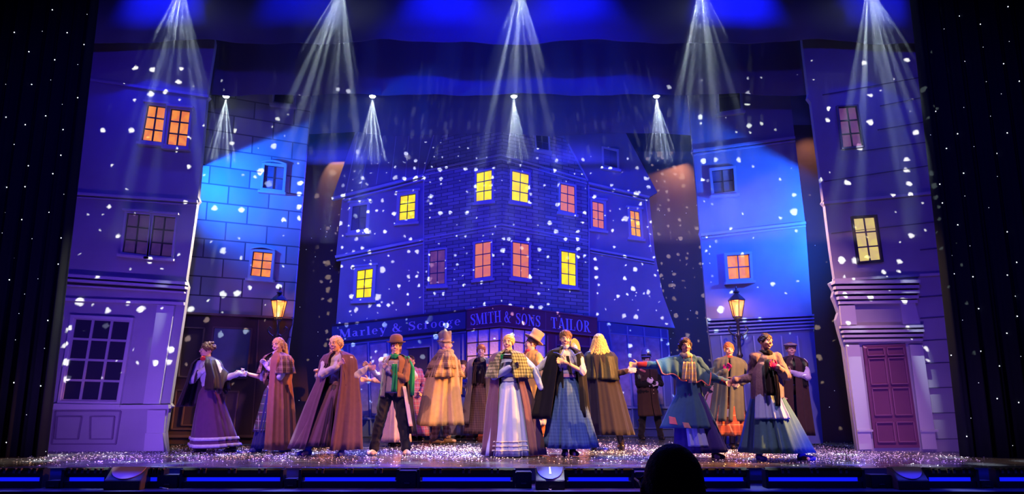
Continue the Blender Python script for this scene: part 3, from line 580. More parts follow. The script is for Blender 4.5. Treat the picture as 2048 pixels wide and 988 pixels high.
# --- lettering of the shop signs: a serif alphabet built from stems, hairlines and modelled bowls
def glyphs():
    S, T = 0.20, 0.06                                # stem and hairline
    G = {}
    def stem(x, y0=0.0, y1=1.0, w_=S): return [(x - w_ / 2, y0), (x + w_ / 2, y0), (x + w_ / 2, y1), (x - w_ / 2, y1)]
    def ser(x, y, w_=0.40): s = T * .8; return [(x - w_ / 2, y - (s if y > .5 else 0)), (x + w_ / 2, y - (s if y > .5 else 0)), (x + w_ / 2, y + (0 if y > .5 else s)), (x - w_ / 2, y + (0 if y > .5 else s))]
    def serm(x, y, w_=0.34): s = T * .8; return [(x - w_ / 2, y - s), (x + w_ / 2, y - s), (x + w_ / 2, y), (x - w_ / 2, y)]
    def bar(x0, y0, x1, y1, w_): L = math.hypot(x1 - x0, y1 - y0); nx, ny = -(y1 - y0) / L * w_ / 2, (x1 - x0) / L * w_ / 2; return [(x0 + nx, y0 + ny), (x1 + nx, y1 + ny), (x1 - nx, y1 - ny), (x0 - nx, y0 - ny)]
    def arc(cx, cy_, rx, ry, a0, a1, thick=S, thin=T, n=14):
        out_ = []; P = []
        for k in range(n + 1):
            a = R(lerp(a0, a1, k / n)); w_ = thin + (thick - thin) * abs(math.cos(a)) ** 1.5
            P.append(((cx + rx * math.cos(a), cy_ + ry * math.sin(a)), (cx + (rx - w_) * math.cos(a), cy_ + (ry - min(w_, ry * .6)) * math.sin(a)) if True else None))
        for (o0, i0), (o1, i1) in zip(P, P[1:]): out_.append([o0, o1, i1, i0])
        return out_
    def curve(pts, ws):
        return [bar(*a, *b, w_) for a, b, w_ in zip(pts, pts[1:], ws)]
    x = 0.66                                         # x-height
    G['S'] = (0.72, curve([(.62, .80), (.54, .93), (.38, .97), (.20, .92), (.12, .78), (.20, .64), (.38, .54), (.56, .42), (.63, .25), (.54, .09), (.36, .03), (.18, .08), (.10, .22)], [T, T, T * 1.2, .12, .16, .19, S, .19, .15, .10, T, T]) + [bar(.63, .68, .63, 1.0, T), bar(.09, 0, .09, .32, T)])
    G['M'] = (1.12, [stem(.16, w_=T), stem(.94), bar(.18, 1, .54, .05, S), bar(.54, .05, .90, 1, T), ser(.16, 0, .28), ser(.94, 0, .38), ser(.14, 1, .26), ser(.98, 1, .28)])
    G['I'] = (0.44, [stem(.22), ser(.22, 0), ser(.22, 1)])
    G['T'] = (0.84, [stem(.42), ser(.42, 0, .42), bar(.06, .97, .78, .97, T), bar(.06, .70, .08, 1, T), bar(.78, .70, .76, 1, T)])
    G['H'] = (0.98, [stem(.22), stem(.76), bar(.22, .52, .76, .52, T), ser(.22, 0), ser(.22, 1), ser(.76, 0), ser(.76, 1)])
    G['O'] = (0.92, arc(.46, .5, .40, .52, 0, 360, n=28))
    G['N'] = (0.98, [stem(.20, w_=T), stem(.80, w_=T), bar(.16, .97, .80, .05, S), ser(.20, 0, .30), ser(.12, 1, .24), ser(.80, 1, .32)])
    G['A'] = (0.96, [bar(.16, 0, .46, 1, T), bar(.48, 1, .78, 0, S), bar(.26, .34, .66, .34, T), ser(.14, 0, .30), ser(.80, 0, .36)])
    G['L'] = (0.80, [stem(.22), ser(.22, 0), ser(.22, 1), bar(.22, .03, .70, .03, T), bar(.71, 0, .71, .34, T)])
    G['R'] = (0.96, [stem(.22), ser(.22, 0), ser(.22, 1)] + arc(.36, .75, .34, .25, -90, 90, n=10) + [bar(.22, .97, .38, .97, T), bar(.22, .52, .38, .52, T), bar(.42, .52, .72, .02, .17), ser(.82, 0, .24)])
    G['&'] = (1.06, arc(.38, .77, .20, .23, 0, 360, .12, T, 18) + [bar(.26, .66, .74, .04, S * .9), ser(.84, 0, .26)] + arc(.36, .28, .32, .30, 95, 300, .17, T, 14) + [bar(.50, .03, .80, .50, T), ser(.82, .56, .26)])
    G['a'] = (0.70, [stem(.46, .03, .55, .17), bar(.46, .03, .64, .03, T)] + arc(.33, .50, .22, .16, 0, 165, .15, T, 10) + arc(.28, .19, .22, .19, 60, 350, .15, T, 14) + [bar(.28, .38, .46, .42, T)])
    G['r'] = (0.58, [stem(.20, 0, x, .17), serm(.14, x, .22), ser(.20, 0, .36), bar(.24, .46, .40, .62, T)] + [bar(.38, .60, .54, .60, .12)])
    G['l'] = (0.40, [stem(.20, 0, 1, .18), serm(.14, 1, .22), ser(.20, 0, .38)])
    G['e'] = (0.68, arc(.34, .33, .28, .34, 0, 310, .17, T, 20) + [bar(.12, .36, .60, .36, T)])
    G['y'] = (0.72, [bar(.14, x, .38, .02, .17), bar(.62, x, .26, -.30, T), serm(.14, x, .30), serm(.62, x, .26), bar(.10, -.25, .26, -.29, .11)])
    G['c'] = (0.62, arc(.34, .33, .28, .34, 50, 310, .17, T, 16) + [bar(.48, .50, .52, .58, .12)])
    G['o'] = (0.68, arc(.34, .33, .29, .34, 0, 360, .17, T, 22))
    G['g'] = (0.70, arc(.32, .42, .22, .24, 0, 360, .14, T, 18) + arc(.34, -.12, .28, .18, 0, 360, .12, T, 18) + [bar(.18, .22, .16, .06, T), bar(.16, .06, .46, .06, .09), bar(.50, .60, .66, .64, .08)])
    G[' '] = (0.36, [])
    return G
GL = glyphs()
def lettering(root, text, quad, mat_, Y, front, tracking=0.0, name='lettering'):
    b_ = bmesh.new(); tot = sum(GL[c][0] for c in text) + tracking * (len(text) - 1); cur = 0.0
    for c in text:
        wd, polys = GL[c]
        for i, p in enumerate(polys):
            pts = [bil(quad, (cur + px_) / tot, 1 - py_) for px_, py_ in p]
            A = sum(pts[k][0] * pts[(k + 1) % 4][1] - pts[(k + 1) % 4][0] * pts[k][1] for k in range(4))
            if abs(A) < 1e-3: continue
            pxprism(b_, pts, Y, front + 0.0004 * (i % 3), 0.0)
        cur += wd + tracking
    fixn(b_); o = obj(name, b_, mat_); rt = root.parent or root
    o.data.transform(Matrix.Translation(-rt.location)); o.parent = root; return o
LETT = mat('letter_pale_blue', (0.62, 0.60, 0.92, 1), 0.6)
LY = Y3 - 0.14
lettering(sA, 'Marley & Scrooge', [(678, 659.5), (922, 632), (922, 650), (679, 676)], LETT, LY, 0.012, 0.08)
lettering(sB, 'SMITH', [(940, 629), (1002, 621), (1003, 644), (941, 651)], LETT, LY, 0.012, 0.04)
lettering(sB, '&', [(1008, 622), (1023, 624), (1023, 646), (1008, 644)], LETT, LY, 0.012)
lettering(sB, 'SONS', [(1031, 625.5), (1081, 632), (1081, 654), (1031, 648)], LETT, LY, 0.012, 0.04)
lettering(sB, 'TAILOR', [(1101, 634), (1182, 642.5), (1182, 665), (1102, 656)], LETT, LY, 0.012, 0.04)

# --- dark masking legs between the houses
LEGM = mat('leg_brown_black', (0.10, 0.065, 0.055, 1), 0.95, spec=0.1)
def leg(label, quad, Y, seed, stars, light):
    P = [at(*p, Y) for p in quad]; root = empty('masking_leg', ((P[2].x + P[3].x) / 2, Y, 0), label, 'masking drape')
    part('drape', LEGM, root, lambda b_: prism(b_, [(p.x, Y, max(0, p.z)) for p in P], 0.03))
    for px, py in stars:
        p = at(px, py, Y); o = bpy.data.objects.new('led_star', STAR_D); COL.objects.link(o); o.parent = root; o.location = (p.x - root.location.x, -0.005, p.z)
rr = random.Random(5)
leg('dark brown masking drape left of the central house', [(585, 300), (712, 300), (730, 884), (540, 884)], Y3 + 0.4, 1, [(rr.uniform(598, 668), rr.uniform(400, 860)) for _ in range(22)], None)
leg('dark brown masking drape right of the central house with a warm glow on top', [(1240, 303), (1415, 303), (1460, 884), (1240, 884)], Y3 + 0.4, 2, [(rr.uniform(1318, 1395), rr.uniform(400, 860)) for _ in range(18)], None)
leg('dark masking drape between the azure-lit flat and the purple-door flat', [(1560, 250), (1700, 250), (1730, 886), (1600, 886)], Y2 + 1.2, 3, [(rr.uniform(1625, 1680), rr.uniform(300, 860)) for _ in range(4)], None)
shutter(spot('leg_glow_right', at(1375, 296, Y3 - 0.05), at(1345, 380, Y3 + 0.4), 150, (1.0, 0.52, 0.30), 100, 1.0, 0.02), vmin=-.50, soft=.05)
shutter(spot('leg_glow_left', at(672, 292, Y3 + 0.0), at(676, 345, Y3 + 0.4), 75, (1.0, 0.62, 0.42), 60, 0.4, 0.01), vmin=-.35, soft=.03)
spot('leg_glow_slot', at(1625, 262, Y2 + 0.75), at(1622, 320, Y2 + 1.2), 30, (1.0, 0.50, 0.28), 100, 1.0, 0.02)

# ------------------------------------------------------------------ haze and overhead lamps
HAZE = bpy.data.materials.new('haze_thin'); HAZE.use_nodes = True; nt = HAZE.node_tree; nt.nodes.remove(nt.nodes['Principled BSDF'])
vsn = N(nt, 'ShaderNodeVolumeScatter'); vsn.inputs['Color'].default_value = (0.9, 0.95, 1, 1); vsn.inputs['Density'].default_value = 0.045; vsn.inputs['Anisotropy'].default_value = 0.25
nt.links.new(vsn.outputs[0], nt.nodes['Material Output'].inputs['Volume'])
bm = bmesh.new(); box(bm, (-6.15, Y1 - 1.15, 3.1), (6.15, Y1 - 0.42, at(1024, -38, Y1 - 0.85).z - 0.02)); tag(obj('haze', bm, HAZE), 'thin stage haze in which the large overhead beams show', 'haze', kind='stuff')
HAZE2 = HAZE.copy(); HAZE2.node_tree.nodes['Volume Scatter'].inputs['Density'].default_value = 0.30
bm = bmesh.new(); box(bm, (-5.4, Y2 - 0.57, 4.9), (5.4, Y2 - 0.15, at(1024, 194, Y2 - 0.38).z - 0.02)); tag(obj('haze', bm, HAZE2), 'thin stage haze in which the small lamp beams show', 'haze', kind='stuff')
CASE = mat('lamp_case_black', (0.02, 0.02, 0.022, 1), 0.4)
LENS = mat('lamp_lens_lit', (1, 1, 1, 1), 0.3, emit=(0.85, 0.95, 1, 1), estr=9)
def moving_head(px, py, Y, s_, label, group, tx=0.0, ty=0.35, power=300, ang=36, n=8, seed=1.0, col=(0.80, 0.93, 1.0)):
    p = at(px, py, Y); root = empty('stage_lamp', p, label, 'stage lamp', group)
    def body(b_): lathe(b_, [(0.10 * s_, 0.015), (0.125 * s_, 0.02), (0.13 * s_, 0.16 * s_), (0.11 * s_, 0.30 * s_), (0.06 * s_, 0.34 * s_)], 0, 0, 18)
    b_ = bmesh.new(); body(b_); fixn(b_); obj('lamp_body', b_, CASE, root, True)
    b_ = bmesh.new(); lathe(b_, [(0.02 * s_, -0.012), (0.07 * s_, -0.008), (0.095 * s_, 0.014)], 0, 0, 18); fixn(b_); obj('lens', b_, LENS, root, True)
    b_ = bmesh.new()
    for sx in (-1, 1): box(b_, (sx * 0.16 * s_ - 0.012, -0.04, 0.12 * s_), (sx * 0.16 * s_ + 0.012, 0.04, 0.46 * s_))
    box(b_, (-0.17 * s_, -0.04, 0.44 * s_), (0.17 * s_, 0.04, 0.47 * s_)); obj('yoke', b_, CASE, root)
    b_ = bmesh.new(); box(b_, (-0.16 * s_, -0.1, 0.47 * s_), (0.16 * s_, 0.1, 0.58 * s_)); box(b_, (-0.02, -0.02, 0.58 * s_), (0.02, 0.02, 9.6 - p.z)); obj('lamp_base', b_, CASE, root)
    L = spot('lamp_beam_light', (p.x, p.y, p.z - 0.03), (p.x + tx, p.y - ty, p.z - 3), power, col, ang, 0.25, 0.0); ray_gobo(L, n, seed)
    return root
for i, px in enumerate((452, 745, 1028, 1313)):
    moving_head(px, 194, Y2 - 0.38, 0.62, ['small lit lamp above the stone block house', 'small lit lamp above the left roof of the central house', 'small lit lamp over the middle of the stage', 'small lit lamp right of the central house roof'][i], 'small overhead lamps', (0.05, 0.05, 0, 0)[i], 0.3, 480, 30, 9, 1.3 + i)
Yb = Y1 - 0.85
for i, (px, tx) in enumerate(((365, 0.1), (685, -.25), (1040, -.1), (1400, 0.0), (1735, 0.05))):
    moving_head(px, -38, Yb, 1.0, ['large overhead lamp above the lilac house left', 'second large overhead lamp from the left', 'large overhead lamp over the middle of the stage', 'second large overhead lamp from the right', 'large overhead lamp above the purple-door house'][i], 'large overhead lamps', tx, 0.38, 1900, 36, 7.5, 4.2 + 1.7 * i)
bm = bmesh.new(); zb = at(1040, -38, Yb).z
for dz in (0.98, 1.28):
    tube(bm, [(-7.5, Yb, zb + dz), (7.5, Yb, zb + dz)], 0.025, 8)
for k in range(30): tube(bm, [(-7.5 + 0.5 * k, Yb, zb + 0.98), (-7.25 + 0.5 * k, Yb, zb + 1.28)], 0.012, 6)
tag(obj('lighting_truss', bm, CASE), 'black lighting truss carrying the large lamps above the stage', 'truss')
bm = bmesh.new(); zs = at(1040, 194, Y2 - .38).z + 0.36; tube(bm, [(-6.5, Y2 - 0.38, zs), (6.5, Y2 - 0.38, zs)], 0.025, 8)
tag(obj('lighting_bar', bm, CASE), 'black bar carrying the small lamps behind the middle border cloth', 'lighting bar')

# ------------------------------------------------------------------ street lamps
IRON = mat('cast_iron_black', (0.02, 0.018, 0.022, 1), 0.3, spec=0.8)
LGLASS = mat('lamp_glass_amber', (0.8, 0.5, 0.2, 1), 0.4, emit=srgb(255, 150, 60), estr=0.85)
FLAME = mat('lamp_flame', (1, 0.9, 0.6, 1), 0.4, emit=(1, 0.85, 0.35, 1), estr=7)
def street_lamp(px, py_foot, py_top, label):
    Y = ground_y(py_foot); p = at(px, py_foot, Y); H = at(px, py_top, Y).z
    root = empty('street_lamp', (p.x, Y, 0), label, 'street lamp'); k = H / 3.0
    b_ = bmesh.new()
    lathe(b_, [(0.17, 0), (0.17, 0.06), (0.13, 0.10), (0.12, 0.4), (0.075, 0.46), (0.06, 0.55), (0.075, 0.6), (0.045, 0.66), (0.036, 1.62), (0.06, 1.65), (0.06, 1.68), (0.036, 1.72), (0.033, 2.0), (0.055, 2.03), (0.032, 2.07), (0.028, 2.30), (0.05, 2.33), (0.055, 2.38)], 0, 0, 14, 0)
    for v in b_.verts: v.co *= k
    obj('post', b_, IRON, root, True)
    for sx in (-1, 1):
        b_ = bmesh.new()
        P = [(sx * 0.03, 0, 2.08), (sx * 0.08, 0, 2.05), (sx * 0.13, 0, 2.08), (sx * 0.175, 0, 2.13), (sx * 0.185, 0, 2.19), (sx * 0.15, 0, 2.22), (sx * 0.125, 0, 2.19)]
        tube(b_, [(Vector(q) * k) for q in P], 0.014 * k, 8); tube(b_, [(Vector(q) * k) for q in ((sx * 0.08, 0, 2.05), (sx * 0.09, 0, 1.99), (sx * 0.06, 0, 1.98))], 0.011 * k, 8)
        obj('scroll_bracket', b_, IRON, root, True)
    lant = empty('lantern', (0, 0, 0)); lant.parent = root
    def hexring(r, z): return [Vector((r * math.cos(R(60 * i + 30)), r * math.sin(R(60 * i + 30)), z)) * k for i in range(6)]
    b_ = bmesh.new(); lo, hi = hexring(0.085, 2.40), hexring(0.150, 2.72)
    for i in range(6): tube(b_, [lo[i], hi[i]], 0.008 * k, 6)
    for rg in (lo, hi):
        for i in range(6): tube(b_, [rg[i], rg[(i + 1) % 6]], 0.010 * k, 6)
    for sx in (-1, 1): tube(b_, [Vector((sx * 0.02, 0, 2.33)) * k, Vector((sx * 0.06, 0, 2.36)) * k, Vector((sx * 0.085, 0, 2.41)) * k], 0.009 * k, 6)
    obj('lantern_frame', b_, IRON, lant)
    b_ = bmesh.new(); a, c = [b_.verts.new(v * 0.97) for v in hexring(0.085, 2.48)], None
    b_.free(); b_ = bmesh.new()
    L0 = [b_.verts.new(v) for v in hexring(0.080, 2.405)]; L1 = [b_.verts.new(v) for v in hexring(0.144, 2.715)]
    M0 = [b_.verts.new(v) for v in hexring(0.076, 2.405)]; M1 = [b_.verts.new(v) for v in hexring(0.140, 2.715)]
    for i in range(6): j = (i + 1) % 6; b_.faces.new((L0[i], L0[j], L1[j], L1[i])); b_.faces.new((M0[i], M1[i], M1[j], M0[j]))
    gm = bpy.data.materials.get('lamp_glass_mix')
    if not gm:
        gm = bpy.data.materials.new('lamp_glass_mix'); gm.use_nodes = True; n_ = gm.node_tree; pb = n_.nodes['Principled BSDF']
        pb.inputs['Base Color'].default_value = (1, 0.62, 0.3, 1); pb.inputs['Emission Color'].default_value = srgb(255, 140, 50); pb.inputs['Emission Strength'].default_value = 0.55; pb.inputs['Roughness'].default_value = 0.4
        tr = N(n_, 'ShaderNodeBsdfTransparent'); tr.inputs[0].default_value = (1, 0.8, 0.5, 1); mxs = N(n_, 'ShaderNodeMixShader'); mxs.inputs[0].default_value = 0.45
        n_.links.new(tr.outputs[0], mxs.inputs[1]); n_.links.new(pb.outputs[0], mxs.inputs[2]); n_.links.new(mxs.outputs[0], n_.nodes['Material Output'].inputs[0])
    obj('lantern_glass', b_, gm, lant)
    b_ = bmesh.new(); lathe(b_, [(0.165, 2.715), (0.165, 2.73), (0.11, 2.79), (0.055, 2.84), (0.04, 2.86), (0.065, 2.88), (0.035, 2.91), (0.012, 2.93), (0.016, 2.96), (0.006, 3.0)], 0, 0, 6)
    for v in b_.verts: v.co = Matrix.Rotation(R(30), 3, 'Z') @ (v.co * k)
    obj('lantern_cap', b_, IRON, lant)
    b_ = bmesh.new(); lathe(b_, [(0.018, 2.42), (0.03, 2.48), (0.036, 2.54), (0.02, 2.60), (0.008, 2.63)], 0, 0, 10)
    for v in b_.verts: v.co *= k
    obj('lamp_flame', b_, FLAME, lant, True)
    d = bpy.data.lights.new('lantern_light', 'POINT'); d.energy = 9; d.color = (1, 0.6, 0.25); d.shadow_soft_size = 0.05
    o = bpy.data.objects.new('lantern_light', d); COL.objects.link(o); o.location = (p.x, Y - 0.0, 2.67 * k)
    return root
street_lamp(541, 894, 573, 'black iron street lamp in front of the stone block house')
street_lamp(1490, 892, 572, 'black iron street lamp in front of the azure-lit house')

# ------------------------------------------------------------------ snow on the floor
def confetti(name, n, seed, centers, rmin, rmax, m, label):
    rr = random.Random(seed); b_ = bmesh.new()
    for _ in range(n):
        cxp, cyp, sx, sy, _w = rr.choices(centers, weights=[c[4] for c in centers])[0]
        px = rr.gauss(cxp, sx) if sx < 900 else rr.uniform(90, 1960); py = rr.gauss(cyp, sy)
        if py < 874 or py > 938: continue
        Y = ground_y(py); p = at(px, py, Y)
        if Y < EDGE_Y + 0.02: continue
        r = rr.uniform(rmin, rmax); t = rr.uniform(0, 6.28); tilt = rr.uniform(-0.5, 0.5)
        vs_ = []
        for k in range(5):
            a = t + k * 1.2566; vs_.append(b_.verts.new((p.x + r * math.cos(a), Y + r * math.sin(a), 0.006 + r * 0.55 * (1 + math.sin(a + tilt * 6)))))
        b_.faces.new(vs_)
    o = obj(name, b_, m); tag(o, label, 'confetti', kind='stuff'); return o
CONF = mat('paper_snow', (0.92, 0.93, 0.95, 1), 0.35, spec=0.8)
CC = [(480, 908, 60, 7, 5), (330, 905, 90, 8, 3), (230, 912, 70, 7, 2), (640, 905, 60, 9, 4), (870, 902, 60, 8, 6), (930, 905, 40, 8, 4), (1240, 900, 70, 10, 4), (1330, 908, 40, 9, 2), (1640, 905, 60, 8, 7), (1560, 912, 60, 8, 3), (1720, 912, 60, 7, 3), (1450, 905, 40, 10, 3), (1180, 895, 60, 10, 2), (1000, 915, 999, 9, 7), (1850, 920, 70, 8, 1), (110, 920, 50, 7, 1)]
confetti('paper_snow', 15000, 3, CC, 0.004, 0.0105, CONF, 'white paper snow scattered over the glossy stage floor')

# ------------------------------------------------------------------ footlights
BAT = mat('batten_black', (0.006, 0.005, 0.005, 1), 0.6, spec=0.2)
def led_strip():
    return mat('led_strip_blue', (0.05, 0.05, 0.6, 1), 0.3, emit=(0.006, 0.012, 1.0, 1), estr=0.75)
YF = 8.82
def footlight(x0p, x1p, label):
    a, c = at(x0p, 957, YF), at(x1p, 957, YF); root = empty('footlight_batten', ((a.x + c.x) / 2, YF, LEDGE_Z), label, 'footlight', 'footlight battens'); h = (c.x - a.x) / 2
    b_ = bmesh.new(); box(b_, (-h, -0.06, 0.0), (h, 0.06, 0.068)); obj('lower_housing', b_, BAT, root)
    b_ = bmesh.new(); r = 0.055
    n = 12; R0, R1 = [], []
    for i in range(n): t = 2 * math.pi * i / n; R0.append(b_.verts.new((-h, r * math.cos(t), 0.165 + r * math.sin(t)))); R1.append(b_.verts.new((h, r * math.cos(t), 0.165 + r * math.sin(t))))
    for i in range(n): b_.faces.new((R0[i], R0[(i + 1) % n], R1[(i + 1) % n], R1[i]))
    b_.faces.new(R0[::-1]); b_.faces.new(R1); fixn(b_); obj('upper_housing', b_, BAT, root, False)
    b_ = bmesh.new(); box(b_, (-h + 0.04, 0.0, 0.066), (h - 0.04, 0.02, 0.115)); obj('light_strip', b_, led_strip(), root)
    for f in (-0.6, 0.0, 0.6):
        b_ = bmesh.new(); box(b_, (f * h - 0.045, -0.066, 0.16), (f * h - 0.02, -0.03, 0.214)); obj('clamp', b_, mat('clamp_bronze', (0.10, 0.06, 0.045, 1), 0.5, 0.5), root); b_ = bmesh.new(); box(b_, (f * h + 0.02, -0.066, 0.16), (f * h + 0.045, -0.03, 0.214)); obj('clamp', b_, mat('clamp_bronze', (0.10, 0.06, 0.045, 1), 0.5, 0.5), root)
    for sx in (-1, 1):
        b_ = bmesh.new(); box(b_, (sx * h - 0.015, -0.075, 0.0), (sx * h + 0.015, 0.06, 0.20)); obj('end_bracket', b_, BAT, root)
FB = [(-12, 90, 'at the left edge of the picture'), (132, 218, 'left of the rounded monitor'), (294, 330, 'short piece between monitor and black box'), (367, 567, 'below the players in dark cape and plaid capelet'), (603, 797, 'below the player in the long mauve cape'),
      (838, 1028, 'below the pale blue dress'), (1130, 1264, 'right of the monitor with the blue face'), (1385, 1493, 'just right of the dark head'), (1530, 1722, 'below the player with magenta gloves'), (1848, 1948, 'right of the rounded monitor'), (1988, 2075, 'at the right edge of the picture')]
for a, b2, t in FB: footlight(a, b2, 'black footlight batten with blue light strip ' + t)
def stage_box(x0p, x1p, top, label):
    a, c = at(x0p, 957, YF), at(x1p, 957, YF); root = empty('control_box', ((a.x + c.x) / 2, YF, LEDGE_Z), label, 'box'); h = (c.x - a.x) / 2; H = at(1024, top, YF - 0.08).z - LEDGE_Z
    b_ = bmesh.new(); box(b_, (-h, -0.08, 0), (h, 0.08, H)); bmesh.ops.bevel(b_, geom=b_.edges[:], offset=0.008, segments=2, affect='EDGES'); obj('housing', b_, BAT, root)
    b_ = bmesh.new(); box(b_, (-0.03, -0.09, H * .25), (0.03, -0.075, H * .35)); obj('socket', b_, CASE, root)
for a, b2, t, l in ((320, 362, 950, 'black box between two battens below the dark cape'), (572, 598, 958, 'small black box below the long mauve cape'), (798, 834, 942, 'black box below the plaid trousers'), (1031, 1063, 944, 'black box below the pale blue dress'), (1268, 1292, 944, 'black box left of the dark head'), (1735, 1776, 950, 'black box left of the mauve-faced monitor'), (100, 128, 962, 'small black box near the left curtain'), (1952, 1978, 962, 'small black box below the right curtain')):
    stage_box(a, b2, t, l)
def monitor(x0p, x1p, facec, label, stripe=False):
    a, c = at(x0p, 957, YF - 0.1), at(x1p, 957, YF - 0.1); root = empty('stage_monitor', ((a.x + c.x) / 2, YF - 0.1, LEDGE_Z), label, 'loudspeaker'); h = (c.x - a.x) / 2
    b_ = bmesh.new(); H = 0.225
    pr = [(-0.13, 0), (-0.12, 0.10), (0.02, H), (0.12, H), (0.13, 0)]
    A = [b_.verts.new((-h, y, z)) for y, z in pr]; B = [b_.verts.new((h, y, z)) for y, z in pr]
    b_.faces.new(A); b_.faces.new(B[::-1])
    for i in range(5): b_.faces.new((A[i], B[i], B[(i + 1) % 5], A[(i + 1) % 5]))
    fixn(b_); bmesh.ops.bevel(b_, geom=b_.edges[:], offset=0.006, segments=2, affect='EDGES'); obj('cabinet', b_, mat('monitor_brown_black', (0.035, 0.018, 0.018, 1), 0.5), root)
    b_ = bmesh.new(); n = 20                       # half-round grille lying on the sloped face
    def sl(u, v): return Vector((u * h * 0.93, lerp(-0.12, 0.02, v) - 0.006, lerp(0.10, H, v) + 0.008))
    P = [sl(math.cos(math.pi + math.pi * k / n), 1 + 0.93 * math.sin(math.pi + math.pi * k / n)) for k in range(n + 1)]
    f0 = [b_.verts.new(p) for p in P]; f1 = [b_.verts.new(p + Vector((0, 0.01, -0.01))) for p in P]
    b_.faces.new(f0); b_.faces.new(f1[::-1])
    for i in range(n + 1): b_.faces.new((f0[i], f1[i], f1[(i + 1) % (n + 1)], f0[(i + 1) % (n + 1)]))
    fixn(b_); obj('speaker_grille', b_, facec, root)
    if stripe:
        b_ = bmesh.new(); q = [sl(-0.04, 0.42), sl(0.1, 0.42), sl(0.06, 0.98), sl(-0.06, 0.98)]; vs_ = [b_.verts.new(p + Vector((0, -0.003, 0.003))) for p in q]; v2 = [b_.verts.new(p) for p in q]
        b_.faces.new(vs_)
        for i in range(4): b_.faces.new((vs_[i], v2[i], v2[(i + 1) % 4], vs_[(i + 1) % 4]))
        fixn(b_); obj('tape_strip', b_, mat('white_tape', (0.75, 0.8, 0.9, 1), 0.5, emit=(0.5, 0.6, 1, 1), estr=0.0), root)
monitor(220, 292, mat('grille_mauve', (0.26, 0.12, 0.22, 1), 0.6), 'wedge loudspeaker with mauve rounded face in front of the lilac house')
monitor(1071, 1128, mat('grille_blue', (0.05, 0.07, 0.8, 1), 0.6), 'wedge loudspeaker with bright blue rounded face in front of the blue plaid skirt', True)
monitor(1785, 1846, mat('grille_mauve', (0, 0, 0, 1)), 'wedge loudspeaker with mauve rounded face in front of the purple door')
area('footlight_glow', (0, 8.60, 0.02), (0, 8.60, -0.2), 22, (0.02, 0.03, 1), 13, 0.08)
area('footlight_glow_rear', (0, 9.0, 0.02), (0, 9.0, -0.2), 22, (0.02, 0.03, 1), 13, 0.08)
for nm, pts, l in (('cable', [(268, 979), (300, 974), (316, 976), (335, 979)], 'thin pale cable on the floor between monitor and black box'), ('cable', [(1085, 975), (1100, 981), (1112, 977)], 'short pale cable in front of the blue-faced monitor')):
    bm = bmesh.new(); P = []
    for x, y in pts: Y = ground_y(y, LEDGE_Z); p = at(x, y, Y); P.append((p.x, Y, LEDGE_Z + 0.008))
    tube(bm, P, 0.006, 6); tag(obj(nm, bm, mat('cable_grey', (0.4, 0.4, 0.42, 1), 0.5)), l, 'cable')

# ------------------------------------------------------------------ players
DG = bpy.context.evaluated_depsgraph_get
SKIN = mat('skin', (0.62, 0.36, 0.27, 1), 0.5, spec=0.3)
EYEW = mat('eye_white', (0.8, 0.78, 0.75, 1), 0.3); EYED = mat('eye_dark', (0.03, 0.02, 0.02, 1), 0.25)
LIPS = mat('lips_red', (0.42, 0.06, 0.07, 1), 0.4); TEETH = mat('teeth', (0.85, 0.82, 0.76, 1), 0.3)
def cloth(name, c, rough=0.85, bump=0.15, bs=60, sheen=0.12, na=0.18, ns=14): return mat(name, c, rough, noise_amt=na, noise_scale=ns, bump=bump, bump_scale=bs, spec=0.2, sheen=sheen)
def plaid(name, base, c1, c2, sc=9.0, w_=0.30, thin=0.07):
    """woven check: two sets of bands and thin lines, on the cloth's own coordinates"""
    m = bpy.data.materials.new(name); m.use_nodes = True; nt = m.node_tree; b = nt.nodes['Principled BSDF']; b.inputs['Roughness'].default_value = 0.85; b.inputs['Specular IOR Level'].default_value = 0.2
    tc = N(nt, 'ShaderNodeTexCoord'); sp = N(nt, 'ShaderNodeSeparateXYZ'); nt.links.new(tc.outputs['Object'], sp.inputs[0])
    ax = math_n(nt, 'ADD', sp.outputs[0], math_n(nt, 'MULTIPLY', sp.outputs[1], 0.7))
    col = None; prev = base
    for k, (src, lo, c) in enumerate(((ax, w_, c1), (sp.outputs[2], w_, c1), (ax, -thin, c2), (sp.outputs[2], -thin, c2))):
        fr = math_n(nt, 'FRACT', math_n(nt, 'MULTIPLY_ADD', src, sc, 0.35 if lo < 0 else 10.0))
        msk = math_n(nt, 'LESS_THAN', fr, abs(lo)); f = math_n(nt, 'MULTIPLY', msk, 0.55 if lo > 0 else 0.85)
        mx = N(nt, 'ShaderNodeMix', data_type='RGBA'); nt.links.new(f, mx.inputs[0])
        if col is None: mx.inputs[6].default_value = base
        else: nt.links.new(col, mx.inputs[6])
        mx.inputs[7].default_value = c; col = mx.outputs[2]
    nt.links.new(col, b.inputs['Base Color']); return m

